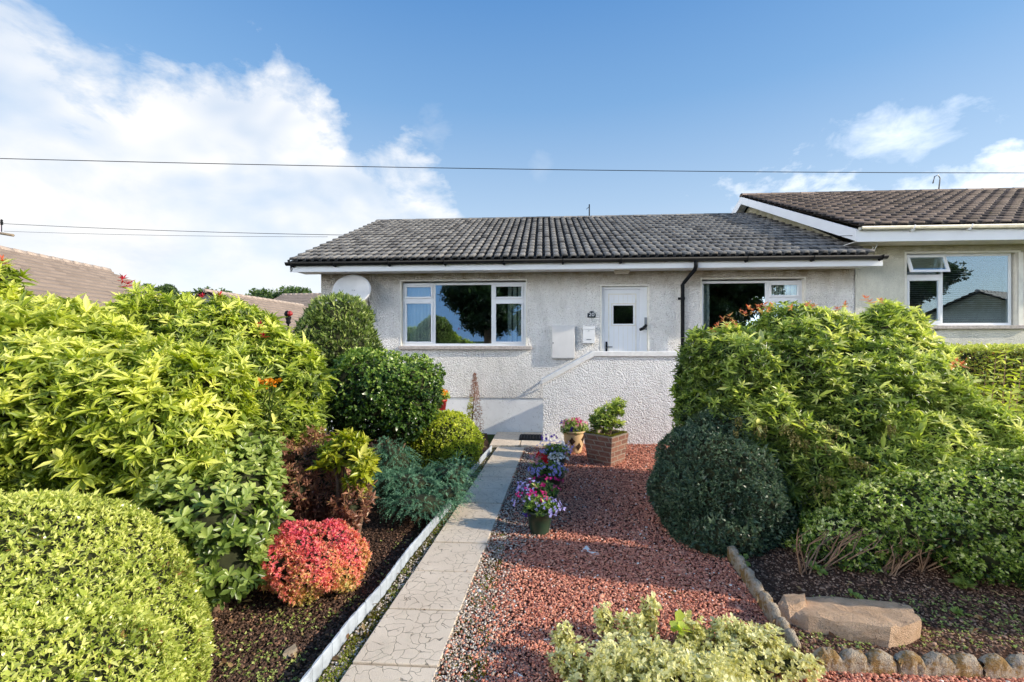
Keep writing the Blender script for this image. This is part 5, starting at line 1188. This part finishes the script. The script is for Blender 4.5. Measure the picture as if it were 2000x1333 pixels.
rock('pointed white stone half buried in the shaded red gravel', [up(1146, 1072, .028), up(1152, 1078, .012)], [up(1134, 1076, -.01), up(1160, 1080, -.01), up(1150, 1070, -.01), up(1138, 1068, -.01)], 'white_stone', .006, 2, 'white')
rock('flat white stone just right of the pointed white one', [up(1150, 1082, .014), up(1166, 1083, .016)], [up(1147, 1084, -.01), up(1172, 1085, -.01), up(1168, 1078, -.01), up(1152, 1078, -.01)], 'white_stone', .005, 2, 'white')
rock('short weathered wood offcut on the soil near the edging strip', [up(553, 1284, .02), up(558, 1276, .022), up(577, 1264, .022), up(580, 1272, .02)], [up(553, 1286, -.005), up(560, 1290, -.005), up(582, 1274, -.005), up(575, 1266, -.005)], 'wood_offcut', .002, 2, 'wood', 'wood')
rock('white pebble lying on red gravel in the sunny foreground', [up(1004, 1318, .016), up(1020, 1326, .016)], [up(1000, 1316, -.005), up(1022, 1331, -.005), up(1026, 1324, -.005), up(1008, 1311, -.005)], 'white_pebble', .003, 2, 'white', 'pebble')
rock('white stone beside the far flower pots near the steps', [up(1098, 872, .12), up(1104, 876, .10)], [up(1092, 880, -.01), up(1108, 882, -.01), up(1106, 874, -.01), up(1094, 873, -.01)], 'white_stone', .01, 2, 'white')

# ---------------------------------------------------------------- pots and planters
def flowers(parent, c, rx, ry, rz, n, m, size=.03, K=5, name='blossom', low=-.3, rr=rng, spread=1.0):
    D = norm(rr.normal(0, 1, (n*3, 3))); D = D[D[:, 2] > low][:n]; P = np.array(c)+D*np.array([rx, ry, rz])*rr.uniform(.85, 1.15, (len(D), 1))
    return foliage(name, [gen_leaves(P, norm(D+np.array([0, -.5, .3])), K, size*.8, .75, 15, 10, np.full(len(P), .7), 'petal', .2)], M[m], parent)
def pot(label, base, r0, r1, h, m, fl, fol, plant_label, rim=True, fr=None, name='flower_pot', sq=1):
    t = thing(name, base, label, 'plant pot', 'potted flowers beside the path'); b = MB()
    prof = [(r0*.2, 0), (r0, .0), (r0*1.02, .01), ((r0+r1)/2*1.04, h*.5), (r1, h*.9)]
    prof += [(r1*1.07, h*.9), (r1*1.08, h), (r1*.95, h), (r1*.93, h*.85), (.01, h*.84)] if rim else [(r1, h), (r1*.93, h), (r1*.9, h*.86), (.01, h*.85)]
    b.lathe(base, prof, 32, 0, sq); b.build('pot', M[m], t)
    b = MB(); b.lathe(base, [(.001, h*.9), (r1*.9, h*.88)], 20, 0, sq); b.build('compost', M['soil'], t)
    pl = thing('bedding_plants', base+np.array([0, 0, h*.9]), plant_label, 'flowers', 'flowers growing in the pots')
    R = fr or r1*1.15; c = base+np.array([0, 0, h+R*.25]); fb = [(c, np.array([R, R*sq, R*.55]))]
    P, Nn, dp = scatter(fb, fol, .12, .6); foliage('foliage', [gen_leaves(P, norm(Nn*.6+np.array([0, 0, .7])+rng.normal(0, .3, P.shape)), 5, .035, .4, 30, 20, .45+.2*Nn[:, 2]-.2*dp, 'small', .2)], M['l_holly'], pl, fb, .5, .1)
    for (dx, dy, dz_, rx, rz, n, mm, s_) in fl: flowers(pl, c+np.array([dx, dy, dz_]), rx, rx*.9, rz, n, mm, s_)
    return t
def gpb(px, py): return gp(px, py)
pot('round dark green glazed pot nearest the camera, by the path', gpb(1054, 1040), .085, .125, .225, 'potgreen', [(.09, -.06, .0, .13, .08, 46, 'violet', .022), (-.08, .0, .1, .13, .05, 26, 'magenta', .022), (-.1, 0, .02, .16, .08, 22, 'violet', .02), (.05, -.05, .07, .04, .03, 8, 'pinkp', .022), (-.12, -.05, -.1, .05, .05, 5, 'purple', .03)], 420, 'violet and pink flowers filling the nearest dark green pot', fr=.14)
pot('dark green pot second from the camera, partly hidden by the nearest one', gpb(1062, 1002), .09, .14, .20, 'potgreen', [(-.16, 0, .02, .12, .1, 40, 'violet', .022), (.03, 0, .1, .17, .05, 26, 'magenta', .022), (.12, -.05, .03, .06, .04, 8, 'pinkp', .02)], 460, 'violet trailing flowers and magenta blooms in the second green pot', fr=.14)
pot('wide green bowl of mixed flowers, third from the camera', gpb(1070, 955), .12, .2, .19, 'potgreen', [(.0, -.06, .02, .22, .08, 90, 'violet', .026), (-.1, -.05, .15, .05, .05, 7, 'redp', .045), (-.02, -.05, .13, .04, .03, 5, 'redp', .045), (.12, 0, .14, .12, .07, 45, 'white_petal', .026), (-.15, 0, .12, .1, .09, 14, 'palepink', .024)], 560, 'violet, white and scarlet flowers filling the wide green bowl', fr=.2)
pot('small green pot behind the wide bowl, farthest of the green pots', gpb(1086, 915), .1, .15, .2, 'potgreen', [(0, 0, .05, .25, .12, 60, 'violet', .026), (.08, 0, .03, .12, .08, 24, 'white_petal', .024), (-.02, .0, .2, .18, .06, 10, 'purple', .03)], 480, 'violet and white flowers with dark purple blooms behind the wide bowl', fr=.19)
# buff strawberry pot with dark pockets
bse = gpb(1121, 884); t = thing('strawberry_pot', bse, 'buff terracotta pot with dark side pockets beside the brick planter', 'plant pot')
b = MB(); b.lathe(bse, [(.03, 0), (.115, .0), (.13, .03), (.165, .2), (.18, .32), (.178, .35), (.195, .355), (.2, .385), (.18, .385), (.17, .33), (.01, .33)], 32); pb = b.build('pot', M['terra'], t)
b = MB(); b.lathe(bse, [(.001, .345), (.17, .34)], 20); b.build('compost', M['soil'], t)
for an, z in ((-1.9, .22), (-1.15, .13), (-.6, .25), (-2.7, .12)):
    # raised lozenge pocket lying on the curved side
    rr0 = lambda z_: .13+(.178-.13)*min(1, z_/.32)
    b = MB(); vs = []
    for k in range(8):
        q = 2*math.pi*k/8; aa = an+math.cos(q)*.36*(1 if k % 2 == 0 else .62); z_ = z+math.sin(q)*.075*(1 if k % 2 == 0 else .62); r_ = rr0(z_)+.006; vs.append((bse[0]+r_*math.cos(aa), bse[1]+r_*math.sin(aa), bse[2]+z_))
    vs.append((bse[0]+(rr0(z)+.014)*math.cos(an), bse[1]+(rr0(z)+.014)*math.sin(an), bse[2]+z)); b.add(vs, [(k, (k+1) % 8, 8) for k in range(8)]); b.build('pocket', M['soil'], pb)
pl = thing('bedding_plants', bse+np.array([0, 0, .35]), 'pink and red flowers growing in the buff terracotta pot', 'flowers', 'flowers growing in the pots'); c = bse+np.array([0, 0, .44]); fb1 = [(c, np.array([.22, .2, .12]))]
P, Nn, dp = scatter(fb1, 420, .12, .6); foliage('foliage', [gen_leaves(P, norm(Nn+np.array([0, 0, .7])), 5, .04, .45, 30, 20, .5+.2*Nn[:, 2], 'small', .2)], M['l_rhodo'], pl, fb1, .5, .1)
flowers(pl, c+np.array([0, -.02, .05]), .2, .16, .1, 36, 'palepink', .035); flowers(pl, c+np.array([.05, -.03, .07]), .14, .12, .08, 18, 'pinkp', .035); flowers(pl, c+np.array([-.03, -.14, -.03]), .05, .05, .04, 8, 'purple', .04); flowers(pl, c+np.array([-.2, 0, .05]), .06, .05, .06, 6, 'purple', .025)
# brick planter
c = gp(1190, 912); ang = math.radians(-43); side_t, side_b, hh_ = .51, .40, .47
cx_ = np.array([math.cos(math.radians(47)), math.sin(math.radians(47))]); cy_ = np.array([-cx_[1], cx_[0]])
ctr = c[:2]+np.array([.01, side_b*.70])
t = thing('brick_planter', (ctr[0], ctr[1], G(ctr[1])), 'square brick planter with mossy rim standing on the red gravel', 'planter')
def pc(sx_, sy_, s, z): q = ctr+cx_*sx_*s/2+cy_*sy_*s/2; return (q[0], q[1], G(ctr[1])+z)
me = bpy.data.meshes.new('planter_wall'); V = []; Fq = []; UV = []
cs = [(-1, -1), (1, -1), (1, 1), (-1, 1)]; R_ = 6; rj = random.Random(4)
for ci in range(4):
    (a0, b0), (a1, b1) = cs[ci], cs[(ci+1) % 4]
    K = 14
    for j in range(R_*3+1):
        fz = j/(R_*3); s = side_b+(side_t-side_b)*fz
        for k in range(K+1):
            f_ = k/K; p = np.array(pc(a0+(a1-a0)*f_, b0+(b1-b0)*f_, s*1.0, hh_*fz-.01)); outd = np.array([(a0+a1)/2, (b0+b1)/2]); outd = cx_*outd[0]+cy_*outd[1]
            jit = (rj.uniform(-.004, .004) if 0 < k < K else 0); p[:2] += outd*jit
            V.append(p); UV.append(((f_+ci*.5)*s, hh_*fz))
    o_ = ci*(R_*3+1)*(K+1)
    for j in range(R_*3):
        for k in range(K): Fq.append((o_+j*(K+1)+k, o_+j*(K+1)+k+1, o_+(j+1)*(K+1)+k+1, o_+(j+1)*(K+1)+k))
n0 = len(V)
for s, z in ((side_t, hh_-.01), (side_t-.13, hh_-.01), (side_t-.15, hh_-.1)):
    for q in cs: V.append(pc(q[0], q[1], s, z)); UV.append((0, 0))
for rr_i in range(2):
    for k in range(4): Fq.append((n0+rr_i*4+k, n0+rr_i*4+(k+1) % 4, n0+rr_i*4+4+(k+1) % 4, n0+rr_i*4+4+k))
me.from_pydata([tuple(v) for v in V], [], Fq); uvl = me.uv_layers.new(name='UVMap')
for l in me.loops: uvl.data[l.index].uv = UV[l.vertex_index]
me.materials.append(M['brick']); link('planter_wall', me, t)
b = MB(); b.quad([pc(q[0], q[1], side_t-.14, hh_-.05) for q in cs]); b.build('soil', M['soil'], t)
P = np.array([np.array(pc(random.choice((-1, 1))*random.uniform(.7, 1), random.uniform(-1, 1), side_t-.03, hh_)) if random.random() < .5 else np.array(pc(random.uniform(-1, 1), random.choice((-1, -1, 1))*random.uniform(.72, 1), side_t-.03, hh_)) for _ in range(1500)])
foliage('moss', [gen_leaves(P, np.array([[0, 0, 1.0]])+rng.normal(0, .4, P.shape), 4, .014, .4, 30, 20, np.full(len(P), .45), 'small', .3)], M['moss'], t)
pc0 = np.array([ctr[0], ctr[1], G(ctr[1])+hh_])
PB = [(pc0+np.array([-.05, 0, .2]), np.array([.2, .18, .17])), (pc0+np.array([.1, 0, .33]), np.array([.16, .15, .10])), (pc0+np.array([.2, 0, .44]), np.array([.09, .09, .08])), (pc0+np.array([.14, 0, .12]), np.array([.12, .1, .05]))]
rt = thing('young_shrub', pc0, 'leaning young green shrub growing in the brick planter', 'shrub')
P, Nn, dp = scatter(PB, 420, .1, .4); foliage('foliage', [gen_leaves(P, norm(Nn*.5+np.array([.1, 0, .8])+rng.normal(0, .25, P.shape)), 7, .055, .32, 28, 18, .5+.3*Nn[:, 2]-.3*dp, 'lance', .15)], M['l_right'], rt, PB[:2], .55, .1)
stems('stem', pc0+np.array([0, 0, -.04]), [b_[0] for b_ in PB]*2, M['bark'], rt, .012, .005)
# slim browning conifer against the white plinth
cb = np.array([*hw(hpx(927, 800, 9.2)[0], 9.2, 0)[:2], 0]); cb[2] = G(cb[1])
rt = thing('slim_conifer', cb, 'thin half brown upright conifer against the white base of the wall', 'conifer'); hC = 1.22
P = []; T = []
for _ in range(900):
    z = random.random()**1.2; r_ = .20*(1-z)**.7*math.sqrt(random.random())+.01; an = random.random()*6.28; P.append(cb+np.array([r_*math.cos(an), r_*math.sin(an), .05+z*hC])); T.append(.9 if (math.cos(an) < -.3 and z < .6) else .55)
P = np.array(P); foliage('foliage', [gen_leaves(P, norm(np.array([0, 0, 1])+rng.normal(0, .3, P.shape)), 5, .035, .15, 50, 20, np.array(T), 'small', .15)], M['l_brown'], rt)
Pg = P[np.array(T) > .8]; foliage('green_side', [gen_leaves(Pg, norm(np.array([-.3, -.2, 1])+rng.normal(0, .3, Pg.shape)), 7, .035, .2, 45, 20, np.full(len(Pg), .6), 'small', .2)], M['l_gold'], rt)
stems('trunk', cb, [cb+np.array([.02, 0, hC])], M['bark'], rt, .014, .004, bend=.05)
# small red and white pot with orange flowers between dark shrub and wall
rb_ = np.array([*hw(hpx(862, 800, 8.9)[0], 8.9, 0)[:2], 0]); rb_[2] = G(rb_[1]); hp = CZ-(790-666.5)/F*8.9
t = thing('plant_stand', rb_, 'red pot on a plain stand at the right side of the dark green shrub', 'plant pot')
b = MB(); b.lathe(rb_, [(.10, 0), (.1, .02), (.03, .04), (.03, hp-rb_[2]-.14), (.1, hp-rb_[2]-.12)], 16); b.build('stand', M['trim'], t)
b = MB(); b.lathe(np.array([rb_[0], rb_[1], hp-.12]), [(.02, 0), (.08, 0), (.11, .17), (.12, .17), (.12, .2), (.1, .2), (.01, .17)], 24); b.build('pot', simple('red_glaze', (.5, .03, .03), .4, .15, 30), t)
pl = thing('bedding_plants', (rb_[0], rb_[1], hp+.06), 'orange flowers in the red pot against the wall', 'flowers', 'flowers growing in the pots'); c = np.array([rb_[0], rb_[1], hp+.15]); f1 = [(c, np.array([.15, .14, .12]))]
P, Nn, dp = scatter(f1, 200, .1, .5); foliage('foliage', [gen_leaves(P, norm(Nn+np.array([0, 0, .5])), 5, .045, .5, 25, 20, .5+.2*Nn[:, 2], 'small', .2)], M['l_pieris2'], pl, f1, .5, .1); flowers(pl, c+np.array([0, -.03, .03]), .13, .12, .1, 26, 'orange', .035)
# lantern on a post behind the olive bush
lb_ = W(563, 640, 8.2); zb_ = G(8.2)
t = thing('garden_lantern', (lb_[0], 8.2, zb_), 'small dark lantern with red top on a thin post behind the olive shrub', 'lantern')
b = MB(); b.tube([(lb_[0], 8.2, zb_), (lb_[0], 8.2, 2.06)], .018, 8); b.build('post', M['black'], t)
b = MB(); b.lathe((lb_[0], 8.2, 2.06), [(.02, 0), (.045, .02), (.035, .06), (.05, .11), (.052, .13), (.02, .15)], 12); b.build('lantern_cage', M['black'], t)
b = MB(); b.lathe((lb_[0]+.035, 8.19, 2.2), [(.005, 0), (.04, .02), (.05, .05), (.035, .08), (.004, .1)], 12); b.build('red_cap', simple('red_plastic', (.35, .02, .02), .4, .1, 8), t)
b = MB(); b.lathe((lb_[0]-.02, 8.2, 2.19), [(.005, 0), (.045, .02), (.05, .06), (.03, .1), (.004, .115)], 12); b.build('dark_cap', M['black'], t)

# ---------------------------------------------------------------- trees
def tree(label, base, h, cr, n, L, spread=(1, 1, .8), trunk_r=.25, group=None, seed=1, m='l_tree', nbl=14, name='broadleaf_tree', low=.35, t0=.35):
    r = np.random.default_rng(seed); base = np.array(base, float)
    root = thing(name, base, label, 'tree', group)
    blobs = []
    for i in range(nbl):
        D = norm(r.normal(0, 1, 3)); q = base+np.array([0, 0, h-cr*.85])+D*np.array(spread)*cr*r.uniform(.35, .85)
        q[2] = max(q[2], base[2]+h*low); rr_ = cr*r.uniform(.22, .4); blobs.append((q, np.array([rr_, rr_, rr_*.75])))
    P, Nn, dp = scatter(blobs, n, .2, .75, r=r, cut=.5)
    foliage('crown', [gen_leaves(P, norm(Nn+r.normal(0, .6, P.shape)), 4, L, .55, 20, 30, t0+.3*Nn[:, 2]-.15*dp, 'small', .2, r=r)], M[m], root)
    b = MB(); top = base+np.array([0, 0, h*.6]); b.tube([base-np.array([0, 0, .3]), base+np.array([.05, 0, h*.25]), top], [trunk_r, trunk_r*.8, trunk_r*.5], 10, cap=False)
    b.build('trunk', M['bark'], root)
    b = MB()
    for c, q in blobs: s_ = base+np.array([0, 0, h*r.uniform(.28, .58)]); b.tube([s_, (s_+c)/2+np.array([0, 0, .1*h*r.uniform(-.5, .3)]), c], [trunk_r*.4, trunk_r*.25, trunk_r*.08], 6, cap=False)
    b.build('branch', M['bark'], root); return root
def tpx(px, pytop, Z): q = W(px, pytop, Z); g_ = G(Z)-.3; return (q[0], Z, g_), q[2]-g_
GT = 'trees beyond the far bungalows'
for lab, px, py, Z, cr_, sd, sprd in (
    ('leafy green tree on the left of the pair behind the far bungalow roofs', 505, 547, 48, 3.4, 11, (1.2, 1, .55)), ('green tree on the right of the pair, close to the white wall corner', 575, 549, 46, 3.3, 12, (1.2, 1, .55)),
    ('faint thin tree top showing just above the tall pieris', 307, 545, 60, 2.2, 13, (1.3, 1, .5)), ('low dark tree top between the crimson tipped pieris and far roofs', 410, 556, 55, 2.6, 14, (1.3, 1, .6)), ('small distant tree beside the house corner', 625, 568, 44, 1.8, 15, (1, 1, .5))):
    bs_, h_ = tpx(px, py, Z); tree(lab, bs_, h_, cr_, 2600, .28, sprd, .22, GT, sd, t0=.5)
# trees and a house across the street, seen only as reflections in the panes
tree('big dark tree across the street mirrored in the left window', (-5.3, -15, .2), 8.6, 3.3, 30000, .2, (.85, .85, 1.45), .35, 'trees across the street', 21, nbl=60, low=.08, t0=.3)
tree('smaller tree across the street mirrored low in the left window', (-1.8, -19, .2), 5.2, 2.2, 6000, .18, (1.2, 1, .8), .2, 'trees across the street', 22, low=.2, t0=.28)
tree('wide dark tree across the street mirrored in the right window', (9.6, -11, .2), 7.6, 3.8, 26000, .22, (1, 1, 1.7), .35, 'trees across the street', 23, nbl=40, low=.06, t0=.35)
tree('rounded dark tree across the street mirrored in the door pane', (4.6, -13.5, .2), 6.2, 2.6, 12000, .2, (1, 1, 1.5), .25, 'trees across the street', 25, nbl=26, low=.06, t0=.35)
tree('tall thin tree mirrored in the neighbouring blinds', (18.6, -6.6, .2), 8.2, 2.6, 5000, .16, (1, 1, 1), .2, 'trees across the street', 24, low=.3, t0=.3)
far_house('bungalow across the street seen only as a reflection', ((24, -10, 4.6), (34, -16, 4.6)), 4.4, 2.1, 2.2)

# ---------------------------------------------------------------- overhead wires and pole
p0 = W(-60, 300, 13); 
polb = W(-6, 470, 17)
t = thing('utility_pole', (polb[0]-.1, 17, G(17)), 'wooden utility pole with cross arm and insulator at the left picture edge', 'pole')
b = MB(); b.tube([(polb[0]-.1, 17, G(17)-.5), (polb[0]-.1, 17, W(0, 424, 17)[2])], [.13, .10], 12); b.build('pole', M['wood'], t)
ca = W(-25, 452, 17); cb_ = W(25, 460, 16.6); b = MB(); b.tube([ca, cb_], .055, 6); b.build('cross_arm', M['wood'], t)
for px in (3, -20):
    q = W(px, 440, 17); b = MB(); b.tube([q+np.array([0, 0, -.25]), q], .015, 6); b.lathe(q, [(.01, 0), (.05, .02), (.03, .06), (.05, .1), (.03, .14), (.045, .18), (.005, .22)], 10); b.build('insulator', M['black'], t)
def wire(label, pts, r=.009):
    b = MB(); P = [np.array(p) for p in pts]
    if len(P) == 2:
        a_, e = P; sag = np.linalg.norm(a_-e)*.004; P = [a_+(e-a_)*t_+np.array([0, 0, -4*sag*t_*(1-t_)]) for t_ in np.linspace(0, 1, 24)]
    b.tube(P, r, 5); o = b.build('overhead_wire', M['black']); return tag(o, label, 'wire', 'overhead wires')
wire('upper overhead wire crossing the whole sky above the roofs', [W(-250, 303, 14), W(2200, 338, 15.5)], .012)
wire('lower service wire running from the pole across the cloud to the roof', [W(3, 437, 17), W(700, 460, 14.4)], .009)
wire('faint second service wire just under the lower one', [W(8, 452, 17.0), W(640, 463, 15.4)], .006)
wire('pale service cable crossing the shaded tiles to the white barge board', [W(1330, 468, 9.6), W(1712, 459, 8.62)], .006)
